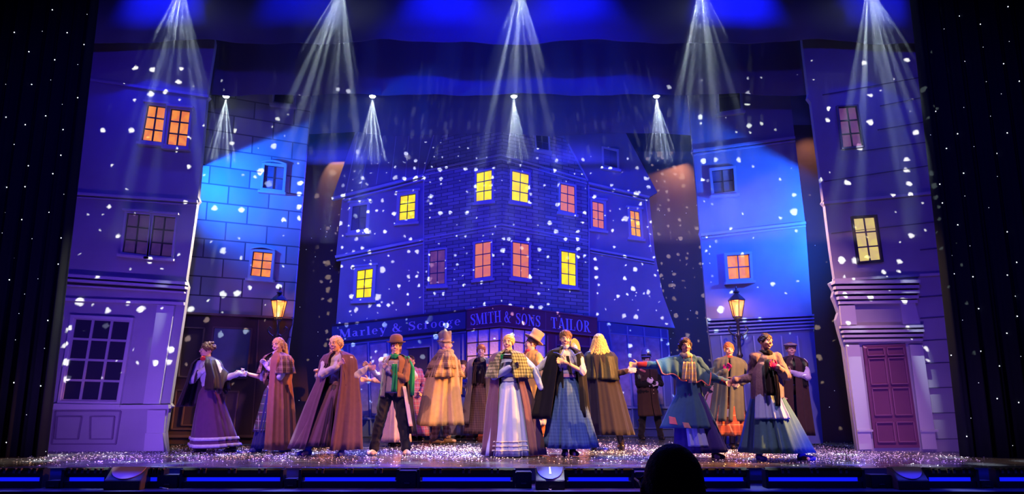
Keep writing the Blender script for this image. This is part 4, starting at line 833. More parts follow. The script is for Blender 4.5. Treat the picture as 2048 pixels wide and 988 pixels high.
def remesh(name, bm, m, root, voxel, smooth=2, wr=0.0):
    """fuse overlapping shapes into one continuous surface"""
    me = bpy.data.meshes.new('tmp'); bm.to_mesh(me); bm.free()
    o = bpy.data.objects.new('tmp', me); COL.objects.link(o)
    r = o.modifiers.new('r', 'REMESH'); r.mode = 'VOXEL'; r.voxel_size = voxel; r.use_smooth_shade = True
    if smooth: s_ = o.modifiers.new('s', 'SMOOTH'); s_.iterations = smooth; s_.factor = 0.5
    dg = DG(); dg.update(); me2 = bpy.data.meshes.new_from_object(o.evaluated_get(dg)); bpy.data.objects.remove(o); bpy.data.meshes.remove(me)
    if wr:                                          # creases of the cloth
        nn_ = [v.normal.copy() for v in me2.vertices]
        hs = 3.2 if name == 'hair' else 1.0
        for v, n_ in zip(me2.vertices, nn_):
            c = v.co * hs; q = Vector((c.x * 10 + c.z * 5, c.y * 10, c.z * 6.5 - c.x * 4)); v.co = v.co + n_ * wr * ((1 - abs(noise.noise(q)) * 3.2) + 0.45 * noise.noise(q * 2.6))
    me2.name = name; me2.materials.clear(); me2.materials.append(m)
    o2 = bpy.data.objects.new(name, me2); COL.objects.link(o2); o2.parent = root
    return o2

class P:                                            # a standing figure in its own axes: x = picture right, -y = to the audience, z up
    def __init__(s, label, px, fy, head, chin_top, yaw=0, hyaw=None, hpitch=0, hroll=0, male=False, hy=0.0, feet=None, fdy=(0, 0), torso_dx=0.0, name='person'):
        """px, fy: point on the floor; head: x of the face; chin_top: row of the crown"""
        s.Y = ground_y(fy); s.root = empty(name, at(px, fy, s.Y), label, 'person'); s.root.location.z = 0
        s.X = s.root.location.x; s.px = px
        s.H = at(head, chin_top, s.Y).z; s.k = s.H / 1.70; k = s.k
        s.yaw = R(yaw); s.male = male
        s.fv = Vector((math.sin(s.yaw), -math.cos(s.yaw), 0)); s.rv = Vector((math.cos(s.yaw), math.sin(s.yaw), 0))
        hx = at(head, chin_top + 15, s.Y).x - s.X
        s.hc = Vector((hx, hy, s.H - 0.113 * k))
        s.hM = Matrix.Rotation(R(hyaw if hyaw is not None else yaw), 3, 'Z') @ Matrix.Rotation(R(hroll), 3, 'Y') @ Matrix.Rotation(R(hpitch), 3, 'X')
        s.sh = Vector((hx * 0.85 + torso_dx, hy * 0.8, 1.385 * k)) - (s.hM @ Vector((0, -1, 0))).cross(Vector((0, 0, 1))) * 0
        s.pel = Vector((hx * 0.35 + torso_dx, hy * 0.3, 0.93 * k))
        s.sw = (0.195 if male else 0.165) * k
        if feet is None: feet = (px - 8, px + 8)
        s.ft = [Vector((at(f if not isinstance(f, tuple) else f[0], fy, s.Y).x - s.X, d, 0.0)) for f, d in zip(feet, fdy)]
        s.arms = {}
    def loc(s, px, py, dy=0.0): p = at(px, py, s.Y + dy); return Vector((p.x - s.X, dy, p.z))
    def chest(s, a=0.0, up=0.0, out=0.0): return s.sh + s.fv * (0.165 * s.k + out) + s.rv * a * s.k + Vector((0, 0, (-0.10 + up) * s.k))
    def hchest(s, a=0.0, up=0.0, out=0.0): return s.chest(a, up - 0.075, out - 0.01)
    def arm(s, side, hand, elbow_hint=None, hdir=None, hnorm=None, curl=25):
        """side -1 = picture left"""
        k = s.k; S = s.sh + s.rv * side * s.sw + Vector((0, 0, -0.01 * k)); W = Vector(hand); L1, L2 = 0.285 * k, 0.255 * k
        d = W - S; D = min(d.length, (L1 + L2) * 0.995); dn = d.normalized(); W = S + dn * D
        a = math.acos(max(-1, min(1, (L1 * L1 + D * D - L2 * L2) / (2 * L1 * D))))
        hint = Vector(elbow_hint) if elbow_hint is not None else (s.rv * side * 0.6 + Vector((0, 0, -1)) + s.fv * 0.1)
        hp = (hint - dn * hint.dot(dn)).normalized(); E = S + dn * L1 * math.cos(a) + hp * L1 * math.sin(a)
        s.arms[side] = (S, E, W, Vector(hdir).normalized() if hdir is not None else (W - E).normalized(), Vector(hnorm).normalized() if hnorm is not None else None, curl)
    def hand(s, bm, side, g=1.0):
        S, E, W, d, n, curl = s.arms[side]; k = s.k * 1.0
        if n is None: n = -s.fv if abs(d.dot(s.fv)) < 0.8 else Vector((0, 0, 1))
        n = (n - d * n.dot(d)).normalized(); w_ = d.cross(n)            # n: back of the hand; w_: across the palm, thumb at +w_*th
        th = 1 if (w_.z > 0 or abs(w_.z) < .2 and w_.dot(s.rv) * side < 0) else -1
        Mx = Matrix((w_, d, n)).transposed()
        ellipsoid(bm, W + d * 0.045 * k, (0.040 * k * g, 0.052 * k * g, 0.017 * k * g), Mx)
        capsule(bm, W - d * 0.02 * k, W + d * 0.03 * k, 0.026 * k * g, 0.028 * k * g)
        for i, (off, ln) in enumerate(((-0.030, 0.072), (-0.010, 0.080), (0.011, 0.075), (0.031, 0.058))):
            off *= -th; p = W + d * 0.082 * k + w_ * off * k; dd = (d + w_ * off * 3.0).normalized(); c = 0
            for j in range(3):
                c += R(curl) * (0.6 if j == 0 else 0.9); q = (dd * math.cos(c) - n * math.sin(c)); p2 = p + q * ln * k * (0.42, 0.32, 0.26)[j]
                capsule(bm, p, p2, 0.0098 * k * g, 0.0088 * k * g, 8); p = p2
        t0 = W + d * 0.025 * k + w_ * th * 0.030 * k; t1 = t0 + (d * 0.6 + w_ * th * 0.8 - n * 0.1).normalized() * 0.038 * k; t2 = t1 + (d * 0.9 + w_ * th * 0.35 - n * 0.2).normalized() * 0.032 * k
        capsule(bm, t0, t1, 0.013 * k * g, 0.011 * k * g, 8); capsule(bm, t1, t2, 0.011 * k * g, 0.0095 * k * g, 8)
    def body(s, gloves=None, mouth='smile'):
        k = s.k; bm = bmesh.new(); hM = s.hM; hc = s.hc
        def hp(x, y, z): return hc + hM @ (Vector((x, y, z)) * k)
        ellipsoid(bm, hp(0, .014, .026), (.074 * k, .092 * k, .086 * k), hM, 3); ellipsoid(bm, hp(0, -.026, -.020), (.061 * k, .066 * k, .084 * k), hM, 3)
        ellipsoid(bm, hp(0, -.034, -.070), (.045 * k, .046 * k, .038 * k), hM); ellipsoid(bm, hp(0, -.070, -.092), (.018 * k, .014 * k, .014 * k), hM)
        capsule(bm, hp(0, -.088, .014), hp(0, -.102, -.018), .0075 * k, .0108 * k, 8)
        for sx in (-1, 1):
            ellipsoid(bm, hp(sx * .010, -.094, -.022), (.0075 * k,) * 3, hM); ellipsoid(bm, hp(sx * .036, -.064, -.032), (.024 * k, .022 * k, .022 * k), hM)
            ellipsoid(bm, hp(sx * .073, .008, -.008), (.009 * k, .018 * k, .030 * k), hM); capsule(bm, hp(sx * .014, -.087, .026), hp(sx * .045, -.071, .028), .007 * k, .007 * k, 8)
        nk = s.sh + Vector((0, 0, 0.05 * k)); capsule(bm, hp(0, .015, -.06), nk, .052 * k, .060 * k)
        capsule(bm, nk, s.sh - Vector((0, 0, .02 * k)), .06 * k, .085 * k)
        torso_prims(bm, s, 0.93, 0.92)
        for sd, (S, E, W, d, n, c) in s.arms.items():
            capsule(bm, S, E, .048 * k, .037 * k); capsule(bm, E, W, .037 * k, .025 * k); s.hand(bm, sd)
        for i, sd in enumerate((-1, 1)):
            hip = s.pel + s.rv * sd * .085 * k; f = s.ft[i]; an = f + Vector((0, .02, .085 * k)); kn = (hip + an) / 2 + s.fv * .035 * k + Vector((0, 0, .02 * k))
            capsule(bm, hip, kn, .082 * k, .055 * k); capsule(bm, kn, an, .052 * k, .036 * k); capsule(bm, an - Vector((0, 0, .04 * k)), f + s.fv * .13 * k + Vector((0, 0, .035 * k)), .036 * k, .028 * k)
        s.body_o = remesh('body', bm, SKIN, s.root, 0.0068, 1)
        for sx in (-1, 1):
            b_ = bmesh.new(); ellipsoid(b_, hp(sx * .029, -.080, .006), (.0130 * k, .0108 * k, .0072 * k), hM); e = obj('eye', b_, EYEW, s.root, True)
            b_ = bmesh.new(); ellipsoid(b_, hp(sx * .029, -.0895, .006), (.0066 * k, .0042 * k, .0066 * k), hM); obj('pupil', b_, EYED, e, True)
            b_ = bmesh.new(); pts = [hp(sx * .014, -.094, .024), hp(sx * .030, -.092, .033), hp(sx * .047, -.080, .027)]; tube(b_, pts, .0026 * k, 6); obj('eyebrow', b_, s.brow, s.root, True)
        b_ = bmesh.new()
        if mouth == 'smile':
            pts = [hp(x, -.089 + abs(x) * .30, -.052 + (x * x) * 9.0) for x in (-.027, -.018, -.008, 0, .008, .018, .027)]
            tube(b_, pts, .0045 * k, 6); pts2 = [hp(x, -.088 + abs(x) * .30, -.064 + (x * x) * 22.0) for x in (-.022, -.012, 0, .012, .022)]; tube(b_, pts2, .0052 * k, 6); mo = obj('mouth', b_, LIPS, s.root, True)
            b_ = bmesh.new(); tube(b_, [hp(x, -.0895 + abs(x) * .30, -.0572 + (x * x) * 12) for x in (-.019, -.010, 0, .010, .019)], .0050 * k, 6); obj('teeth', b_, TEETH, mo, True)
        else:
            tube(b_, [hp(x, -.092 + abs(x) * .3, -.055 + x * x * 4) for x in (-.020, -.008, .008, .020)], .0058 * k, 6); obj('mouth', b_, LIPS, s.root, True)
        for sd, gm in (gloves or {}).items():
            b_ = bmesh.new(); s.hand(b_, sd, 1.22); S, E, W, d, n, c = s.arms[sd]; capsule(b_, W + (E - W) * 0.22, W, .036 * k, .031 * k); o = remesh('glove', b_, gm, s.root, 0.006, 1)
        return s
    def hp(s, x, y, z): return s.hc + s.hM @ (Vector((x, y, z)) * s.k)

def torso_prims(bm, s, g=1.0, gd=1.0, low=True, waist=1.0):
    """rib cage, waist and pelvis as one tapering volume"""
    k = s.k; M = Matrix((s.rv, -s.fv, Vector((0, 0, 1)))).transposed(); m = s.male
    def pt(z): t = (z * k - s.pel.z) / (s.sh.z - s.pel.z); return Vector((lerp(s.pel.x, s.sh.x, t), lerp(s.pel.y, s.sh.y, t), z * k))
    for z, rx, ry, rz in ((1.34, .165 if m else .145, .095, .10), (1.26, .165 if m else .145, .112, .13), (1.15, .15 if m else .125, .105, .12), (1.06, .145 if m else .112, .10, .12), (0.95, .16 if m else .155, .115, .12)):
        if z < 1.0 and not low: continue
        ww = waist if z in (1.06, 1.15) else 1
        ellipsoid(bm, pt(z), (rx * k * g * ww, ry * k * gd * ww, rz * k), M, 3)
    if not m: ellipsoid(bm, pt(1.24) + s.fv * .045 * k, (.115 * k * g, .085 * k * gd, .07 * k), M, 2)
    for sd in (-1, 1): capsule(bm, s.sh + s.rv * sd * s.sw * .95 + Vector((0, 0, -.02 * k)), s.sh + s.rv * sd * .05 * k + Vector((0, 0, .03 * k)), .056 * k * g, .055 * k * g)
def top(s, name, m, sleeves=(1, 1), g=1.06, low=True, slen=1.0, puff=1.0, waist=1.0, voxel=0.009):
    """blouse, jacket or coat body with its sleeves"""
    k = s.k; bm = bmesh.new(); torso_prims(bm, s, g, g * 1.02, low, waist)
    for sd, on in zip((-1, 1), sleeves):
        if not on or sd not in s.arms: continue
        S, E, W, d, n, c = s.arms[sd]; capsule(bm, S, E, .062 * k * g * puff, .052 * k * g * puff)
        if slen > 0.5: capsule(bm, E, lerp(E, W, min(1, slen)), .052 * k * g * puff, .040 * k * g * puff)
    return remesh(name, bm, m, s.root, voxel, 2, 0.007)
def loft(s, name, m, rings, a0=-180, a1=180, n=96, pl=14, amp=0.05, thick=0.010, sub=5, seed=0, parent=None, hem=0.0, flat_amp=0.0):
    """cloth hung on rings (z, cx, cy, rx, ry[, lift]) round the body; angles from the front, positive to picture right"""
    k = s.k; rr = random.Random(seed * 7 + 3); ph = [rr.uniform(0, 6.28) for _ in range(4)]
    RG = [tuple(r) + (0,) * (6 - len(r)) for r in rings]; rows = []
    for i in range(len(RG) - 1):
        for j in range(sub if i < len(RG) - 2 else sub + 1):
            t = j / sub; rows.append([lerp(RG[i][q], RG[i + 1][q], t) for q in range(6)])
    plI = max(3, round(pl * 1.5)); plJ = max(2, round(pl * 0.47))
    def pos(row, t, a, off):
        z, cx, cy_, rx, ry, lift = row; am = amp * 2.6 * (0.12 + 0.88 * t)
        g = a * plI + ph[0] + 0.9 * math.sin(a * 2 + ph[1]); f = 1 - 1.55 * abs(math.sin(g / 2)) ** 0.8 + 0.25 * math.sin(g * 2 + ph[3]); f2 = math.sin(a * plJ + ph[2] + 0.6 * math.sin(t * 3 + ph[3]))
        q = 1 + am * (0.60 * f * (0.75 + 0.45 * math.sin(a * 3 + ph[2])) + 0.5 * f2) + off / max(rx, .05) / k
        p = Vector((cx, cy_, 0)) * k + s.rv * (rx * k * q * math.sin(a)) + s.fv * (ry * k * q * math.cos(a))
        return Vector((p.x, p.y, (z + lift * math.sin(a) ** 2 + hem * t * math.sin(a * 2 + ph[3])) * k))
    def surf(t, a, off):
        u = t * (len(rows) - 1); i0 = min(len(rows) - 2, int(u)); fr = u - i0
        return pos([lerp(rows[i0][q], rows[i0 + 1][q], fr) for q in range(6)], t, a, off)
    s.surf = surf
    T = len(rows) - 1; closed = (a1 - a0) >= 359.9; bm = bmesh.new(); L = ([], [])
    for ri, (z, cx, cy_, rx, ry, lift) in enumerate(rows):
        t = ri / T; pass
        for lay in (0, 1):
            row = []
            for i in range(n if closed else n + 1):
                a = R(lerp(a0, a1, i / n)); p = pos(rows[ri], t, a, -thick if lay else 0.0)
                row.append(bm.verts.new((p.x, p.y, p.z + (0.002 if lay else 0))))
            L[lay].append(row)
    m_ = n if closed else n; nx = (lambda i: (i + 1) % n) if closed else (lambda i: i + 1)
    for lay in (0, 1):
        for j in range(T):
            for i in range(m_):
                f = (L[lay][j][i], L[lay][j][nx(i)], L[lay][j + 1][nx(i)], L[lay][j + 1][i]); bm.faces.new(f[::-1] if lay == 0 else f)
    for j in (0, T):
        for i in range(m_):
            f = (L[0][j][i], L[0][j][nx(i)], L[1][j][nx(i)], L[1][j][i]); bm.faces.new(f if j else f[::-1])
    if not closed:
        for i in (0, n):
            for j in range(T): f = (L[0][j][i], L[0][j + 1][i], L[1][j + 1][i], L[1][j][i]); bm.faces.new(f if i else f[::-1])
    fixn(bm)
    return obj(name, bm, m, parent or s.root, True)
def decal(s, name, m, t0, t1, a0, a1, parent=None, off=0.012, surf=None, skew=0.0, nx=24, nt_=12, taper=0.0):
    """a patch, band or apron sewn on the last cloth hung"""
    sf = surf or s.surf; bm = bmesh.new(); G = []
    for lay in (0, 1):
        g = []
        for j in range(nt_ + 1):
            v = j / nt_; row = []
            for i in range(nx + 1):
                u = i / nx; a = lerp(a0, a1, lerp(.5, u, 1 + taper * (v - .5))) + skew * (v - .5); p = sf(min(1, lerp(t0, t1, v) + skew * .0022 * (u - .5)), R(a), off if lay == 0 else off - 0.008); row.append(bm.verts.new(p))
            g.append(row)
        G.append(g)
    for lay in (0, 1):
        for j in range(nt_):
            for i in range(nx): bm.faces.new((G[lay][j][i], G[lay][j][i + 1], G[lay][j + 1][i + 1], G[lay][j + 1][i]))
    for j in (0, nt_):
        for i in range(nx): bm.faces.new((G[0][j][i], G[0][j][i + 1], G[1][j][i + 1], G[1][j][i]))
    for i in (0, nx):
        for j in range(nt_): bm.faces.new((G[0][j][i], G[0][j + 1][i], G[1][j + 1][i], G[1][j][i]))
    fixn(bm); return obj(name, bm, m, parent or s.root, True)
def wing(s, sd, m, d0=.30, d1=.12, reach=1.0, trim=None, lift=.065, parent=None):
    """the part of a cape that hangs over an outstretched arm"""
    S, E, W_, d, n, c = s.arms[sd]; bm = bmesh.new(); nn = 22; ns = 12; G_ = []
    far = lerp(S, E, min(1, reach)) if reach <= 1 else lerp(E, W_, reach - 1)
    for lay in (0, 1):
        g = []
        for i in range(nn + 1):
            u = i / nn; q = lerp(s.sh + s.rv * sd * .05, far, u); up = Vector((0, 0, lerp(.075, lift, u) + .012 * math.sin(u * 3.1)))
            row = []
            for j in range(-ns, ns + 1):
                v = j / ns; yy = math.sin(v * 1.5) * (.085 + .045 * abs(v)); fold = .018 * math.sin(u * 17 + 2 * v) * abs(v)
                zz = -(abs(v) ** 1.7) * (lerp(d0, d1, u) + .02 * math.sin(u * 9)); row.append(bm.verts.new(q + up + Vector((-sd * abs(v) ** 2 * lerp(0, .05, u), yy + fold + (-.006 if lay else 0) * (1 if v > 0 else -1), zz + (-.006 if lay else 0)))))
            g.append(row)
        G_.append(g)
    for lay in (0, 1):
        for i in range(nn):
            for j in range(2 * ns): bm.faces.new((G_[lay][i][j], G_[lay][i + 1][j], G_[lay][i + 1][j + 1], G_[lay][i][j + 1]))
    for i in range(nn):
        for j in (0, 2 * ns): bm.faces.new((G_[0][i][j], G_[0][i + 1][j], G_[1][i + 1][j], G_[1][i][j]))
    for j in range(2 * ns):
        for i in (0, nn): bm.faces.new((G_[0][i][j], G_[0][i][j + 1], G_[1][i][j + 1], G_[1][i][j]))
    hemp = [G_[0][i][0].co.copy() + Vector((0, -.010, 0)) for i in range(nn + 1)] + [G_[0][nn][j].co.copy() + Vector((0, -.008, 0)) for j in range(ns)]
    front = [G_[0][0][j].co.copy() + Vector((0, -.010, 0)) for j in range(0, ns - 1)]
    fixn(bm); cp = obj('cape_side', bm, m, parent or s.root, True)
    if trim: b_ = bmesh.new(); tube(b_, front[::-1] + hemp, .009, 6); obj('piping', b_, trim, cp, True)
    return cp
def C(s, z, dx=0.0, dy=0.0):                        # ring centre on the body axis at height z (unit figure)
    t = (z * s.k - s.pel.z) / (s.sh.z - s.pel.z); t = max(-0.0, min(1.15, t)); return (lerp(s.pel.x, s.sh.x, t) / s.k + dx, lerp(s.pel.y, s.sh.y, t) / s.k + dy)
def skirt(s, m, hem_z, rx, ry, dx=0.0, dy=0.0, pl=18, amp=0.07, waist=1.02, seed=0, name='skirt', wr=0.118, lift=0.0, hemw=0.004, thick=0.01):
    c0, c1 = C(s, waist), C(s, 0.9); cm = (s.ft[0] + s.ft[1]) / 2 / s.k
    ce = (cm.x + dx, cm.y + dy); f = lambda t: (lerp(c1[0], ce[0], t), lerp(c1[1], ce[1], t))
    h = 0.9 - hem_z; lift_ = lift
    return loft(s, name, m, [(waist, *c0, wr, wr * .86, 0), (0.9, *c1, lerp(.175, rx, .05), lerp(.15, ry, .05), 0), (0.9 - h * .45, *f(.45), lerp(.175, rx, .52), lerp(.15, ry, .52), 0), (hem_z, *f(1), rx, ry, lift_)], pl=pl, amp=amp, seed=seed, hem=hemw, thick=thick)
def boots(s, m, tall=0.30, which=(0, 1), lift=(0, 0), yaw=(0, 0), name='boot'):
    k = s.k
    for i in which:
        f = s.ft[i]; sd = (-1, 1)[i]; hip = s.pel + s.rv * sd * .085 * k; d = Matrix.Rotation(R(yaw[i]), 3, 'Z') @ s.fv; up = (hip - f).normalized(); b_ = bmesh.new()
        an = f + Vector((0, .02, .09 * k)); capsule(b_, an, an + (hip - an).normalized() * tall * k, .046 * k, .060 * k)
        capsule(b_, f + Vector((0, 0, .05 * k)) - d * .03 * k, f + d * .14 * k + Vector((0, 0, .038 * k)), .045 * k, .032 * k); ellipsoid(b_, f + d * .10 * k + Vector((0, 0, .03 * k)), (.044 * k, .05 * k, .028 * k))
        capsule(b_, f - d * .05 * k + Vector((0, 0, .012)), f - d * .045 * k + Vector((0, 0, .05)), .026 * k, .034 * k)
        for v in b_.verts: v.co.z = max(v.co.z, 0.004)
        remesh(name, b_, m, s.root, 0.008, 1)
def trousers(s, m, g=1.0, length=0.10, name='trousers'):
    k = s.k; b_ = bmesh.new(); M = Matrix((s.rv, -s.fv, Vector((0, 0, 1)))).transposed(); ellipsoid(b_, s.pel + Vector((0, 0, .03 * k)), (.165 * k, .125 * k, .13 * k), M, 3)
    for i, sd in enumerate((-1, 1)):
        hip = s.pel + s.rv * sd * .085 * k; f = s.ft[i]; an = f + Vector((0, .02, length * k)); kn = (hip + an) / 2 + s.fv * .035 * k
        capsule(b_, hip, kn, .100 * k * g, .074 * k * g); capsule(b_, kn, an, .074 * k * g, .062 * k * g); capsule(b_, an, an + Vector((0, 0, .03)), .068 * k * g, .062 * k * g)
        for z in (0.35, 0.5, .65): p = lerp(an, hip, z); ellipsoid(b_, p + s.rv * sd * .01, (.078 * k * g, .075 * k * g, .02 * k), M)
    return remesh(name, b_, m, s.root, 0.009, 2, 0.008)
def hair(s, style, m, seed=1):
    k = s.k; b_ = bmesh.new(); rr = random.Random(seed); M = s.hM; hp = s.hp
    ellipsoid(b_, hp(0, .022, .040), (.084 * k, .100 * k, .086 * k), M, 3)
    if style != 'short':
        for sx in (-1, 1): ellipsoid(b_, hp(sx * .062, .004, .022), (.022 * k, .050 * k, .052 * k), M)
    if style in ('bun', 'updo'):
        ellipsoid(b_, hp(0, .112, .045), (.045 * k, .04 * k, .045 * k), M); ellipsoid(b_, hp(0, .05, .10), (.055 * k, .055 * k, .035 * k), M)
        if style == 'updo':
            for _ in range(26): a = rr.uniform(0, 6.28); u = rr.uniform(.1, 1); ellipsoid(b_, hp(.07 * u * math.cos(a), .025 + .075 * u * math.sin(a), .108 + rr.uniform(-.03, .012)), (.020 * k,) * 3, M)
    if style == 'ponytail':
        tube(b_, [hp(.01, .10, .05), hp(.035, .135, .0), hp(.045, .12, -.10), hp(.05, .10, -.21)], .034 * k, 10); capsule(b_, hp(.05, .10, -.21), hp(.045, .09, -.28), .032 * k, .008 * k)
        for sx in (-1, 1): capsule(b_, hp(sx * .072, .0, .02), hp(sx * .07, .04, -.08), .018 * k, .014 * k)
    if style == 'long':
        for i in range(60):
            a = lerp(-2.6, 2.6, i / 59) + rr.uniform(-.05, .05); r = rr.uniform(.076, .090); x, y = r * math.sin(a), .03 + .085 * math.cos(a)
            if y < -.035: continue
            ln = rr.uniform(.22, .30); tube(b_, [hp(x, y, .03), hp(x * 1.35, y * 1.15, -.06), hp(x * 1.75 + rr.uniform(-.03, .03), y * 1.2 + .005, -ln * .7), hp(x * 1.6 + rr.uniform(-.04, .04), y * 1.2, -ln)], .0125 * k, 7)
    if style == 'curly':
        for _ in range(170):
            v = Vector((rr.gauss(0, 1), rr.gauss(0, 1), rr.gauss(0, 1))).normalized()
            if v.y < -.45 and v.z < .55 or v.z < -.75: continue
            ellipsoid(b_, hp(v.x * .090, .022 + v.y * .098, .018 + v.z * .098), (rr.uniform(.016, .024) * k,) * 3, M, 1)
    if style == 'short':
        for _ in range(60):
            v = Vector((rr.gauss(0, 1), rr.gauss(0, 1), abs(rr.gauss(0, 1)))).normalized()
            if v.y < -.6 and v.z < .6: continue
            ellipsoid(b_, hp(v.x * .079, .026 + v.y * .092, .036 + v.z * .086), (.016 * k,) * 3, M, 1)
    if style == 'braid':
        for _ in range(40): a = rr.uniform(-1.9, 1.9); ellipsoid(b_, hp(.086 * math.sin(a), .03 + .09 * math.cos(a), rr.uniform(-.05, .03)), (.020 * k,) * 3, M, 1)
    return remesh('hair', b_, m, s.root, 0.0065, 0, 0.0045)
def neckring(s, m, r=0.062, t=0.03, z=1.455, name='scarf', n=10, dz=0.012):
    k = s.k; b_ = bmesh.new(); c = Vector((C(s, z)[0] * k + (s.hc.x - s.sh.x) * .3, s.sh.y, z * k)); P_ = [c + s.rv * math.sin(a) * r * k + s.fv * math.cos(a) * r * 1.05 * k + Vector((0, 0, dz * k * math.cos(a + i_))) for i_, a in ((i, 2 * math.pi * i / n) for i in range(n + 1))]
    tube(b_, P_, t * k, 8); return b_, c
def slab(b_, pts, w_, t, wd, nc=8, seed=0):          # a hanging strip of cloth through pts, wd = width direction
    wd = Vector(wd).normalized(); P_ = []
    for a, b in zip(pts, pts[1:]):
        for q in range(4): P_.append(lerp(a, b, q / 4))
    P_.append(pts[-1]); pr = None; n = len(P_); amp = min(.016, w_ * .16); ph = sum(pts[0]) * 7
    for i, p in enumerate(P_):
        d = (P_[min(i + 1, n - 1)] - P_[max(i - 1, 0)]).normalized(); nrm = d.cross(wd).normalized(); u = i / (n - 1); ring = []
        prof = [(-1 + 2 * q / nc, -1) for q in range(nc + 1)] + [(1 - 2 * q / nc, 1) for q in range(nc + 1)]
        for a, c in prof: ring.append(b_.verts.new(p + wd * a * w_ / 2 * (0.86 + .14 * u + .05 * math.sin(u * 5 + ph)) + nrm * (c * t / 2 + amp * math.sin(a * 5.5 + ph + u * 2.2))))
        m_ = len(ring)
        if pr:
            for q in range(m_): b_.faces.new((pr[q], pr[(q + 1) % m_], ring[(q + 1) % m_], ring[q]))
        else: b_.faces.new(ring[::-1])
        pr = ring
    b_.faces.new(pr)
def hat_lathe(s, prof, m, tiltx=0, tilty=0, up=0.06, back=0.01, name='hat', band=None, squash=1.12, crumple=0.0, seed=0):
    k = s.k; M = s.hM @ Matrix.Rotation(R(tilty), 3, 'Y') @ Matrix.Rotation(R(tiltx), 3, 'X'); rr = random.Random(seed)
    def mk(pf, nm, mm, par):
        b_ = bmesh.new(); lathe(b_, pf, 0, 0, 28)
        for v in b_.verts:
            c = Vector((v.co.x, v.co.y * squash, v.co.z))
            if crumple: c += Vector((noise.noise(c * 14 + Vector((seed, 0, 0))), noise.noise(c * 14 + Vector((0, seed, 9))), noise.noise(c * 11 + Vector((5, 0, seed))))) * crumple
            v.co = s.hp(0, back, up) + M @ (c * k)
        fixn(b_); return obj(nm, b_, mm, par, True)
    h = mk(prof, name, m, s.root)
    if band: mk(band[0], 'hat_band', band[1], h)
    return h
def hang(s, m, px_pts, w_, t=0.014, name='scarf_end', parent=None, wd=None, dy=None):
    b_ = bmesh.new(); slab(b_, px_pts, w_, t, wd or s.rv); fixn(b_); return obj(name, b_, m, parent or s.root, True)

# fabrics
F = dict(
 velvet=cloth('plum_velvet', (0.022, 0.008, 0.016, 1), 0.5, sheen=0.15), purple=cloth('deep_purple_wool', (0.095, 0.030, 0.110, 1)), white=cloth('white_cotton', (0.50, 0.48, 0.52, 1), na=0.06), lace=cloth('lace_trim', (0.50, 0.46, 0.60, 1), bump=0.4, bs=120, na=0.3, ns=60),
 rust=cloth('rust_brown_coat', (0.30, 0.115, 0.10, 1)), mauve=cloth('mauve_wool', (0.13, 0.062, 0.095, 1)), mauve2=cloth('mauve_cloak', (0.13, 0.065, 0.10, 1)), tan=cloth('tan_wool', (0.46, 0.29, 0.13, 1)), taupe=cloth('taupe_coat', (0.40, 0.27, 0.19, 1)),
 mustard=cloth('mustard_wool', (0.55, 0.31, 0.06, 1)), black=cloth('black_wool', (0.006, 0.005, 0.007, 1)), blacksh=cloth('black_jet_beads', (0.012, 0.014, 0.012, 1), 0.35, bump=0.4, bs=140, na=0.9, ns=120), darkm=cloth('dark_mauve_coat', (0.017, 0.012, 0.022, 1)),
 paleblue=cloth('pale_blue_cotton', (0.40, 0.47, 0.70, 1), na=0.06), teal=cloth('teal_wool', (0.030, 0.105, 0.19, 1)), tealskirt=cloth('sea_green_skirt', (0.045, 0.15, 0.21, 1)), navy=cloth('royal_blue_skirt', (0.022, 0.018, 0.17, 1)), apron=cloth('pale_blue_apron', (0.28, 0.42, 0.72, 1), na=0.06),
 grey=cloth('grey_mauve_tweed', (0.20, 0.155, 0.175, 1), bump=0.4, bs=90, na=0.35, ns=40), greygreen=cloth('grey_green_quilt', (0.055, 0.072, 0.068, 1)), brown=cloth('brown_tweed', (0.20, 0.085, 0.055, 1)), darkbrown=cloth('dark_brown_wool', (0.045, 0.022, 0.02, 1)), trous=cloth('black_trousers', (0.012, 0.010, 0.018, 1)),
 green=cloth('green_knit', (0.01, 0.22, 0.065, 1), bump=0.4, bs=110), red=cloth('red_scarf', (0.52, 0.035, 0.035, 1)), magenta=cloth('magenta_knit', (0.62, 0.01, 0.17, 1)), maroon=cloth('maroon_cuff', (0.22, 0.01, 0.03, 1)), trimred=cloth('salmon_piping', (0.60, 0.16, 0.14, 1)), bluetrim=cloth('blue_piping', (0.10, 0.15, 0.75, 1)),
 lav=cloth('lavender_glove', (0.35, 0.27, 0.42, 1)), bglove=cloth('black_glove', (0.03, 0.018, 0.03, 1), 0.5), wglove=cloth('white_glove', (0.72, 0.62, 0.70, 1)), vest=cloth('grey_vest', (0.26, 0.20, 0.23, 1)), corset=cloth('rose_tan_corset', (0.42, 0.24, 0.20, 1)), khaki=cloth('khaki_scarf', (0.36, 0.24, 0.10, 1)), pinkc=cloth('pale_pink_cotton', (0.55, 0.36, 0.42, 1)),
 bootb=mat('black_leather', (0.02, 0.017, 0.022, 1), 0.3), bootbl=mat('blue_suede', (0.03, 0.03, 0.30, 1), 0.6), bootbr=mat('brown_leather', (0.20, 0.09, 0.04, 1), 0.5), spat=mat('white_leather', (0.68, 0.64, 0.62, 1), 0.4), bandpk=cloth('pink_band', (0.62, 0.28, 0.36, 1)), gold=mat('brass_badge', (0.75, 0.62, 0.35, 1), 0.3, 0.6),
 felt=cloth('brown_felt', (0.17, 0.085, 0.07, 1)), feltd=cloth('dark_felt', (0.06, 0.035, 0.035, 1)), police=cloth('helmet_blue', (0.10, 0.13, 0.42, 1), 0.5), shade=cloth('orange_stocking', (0.45, 0.13, 0.05, 1)))
F['plaidcape'] = plaid('brown_plaid', (0.22, 0.11, 0.10, 1), (0.07, 0.03, 0.05, 1), (0.5, 0.35, 0.3, 1), 11)
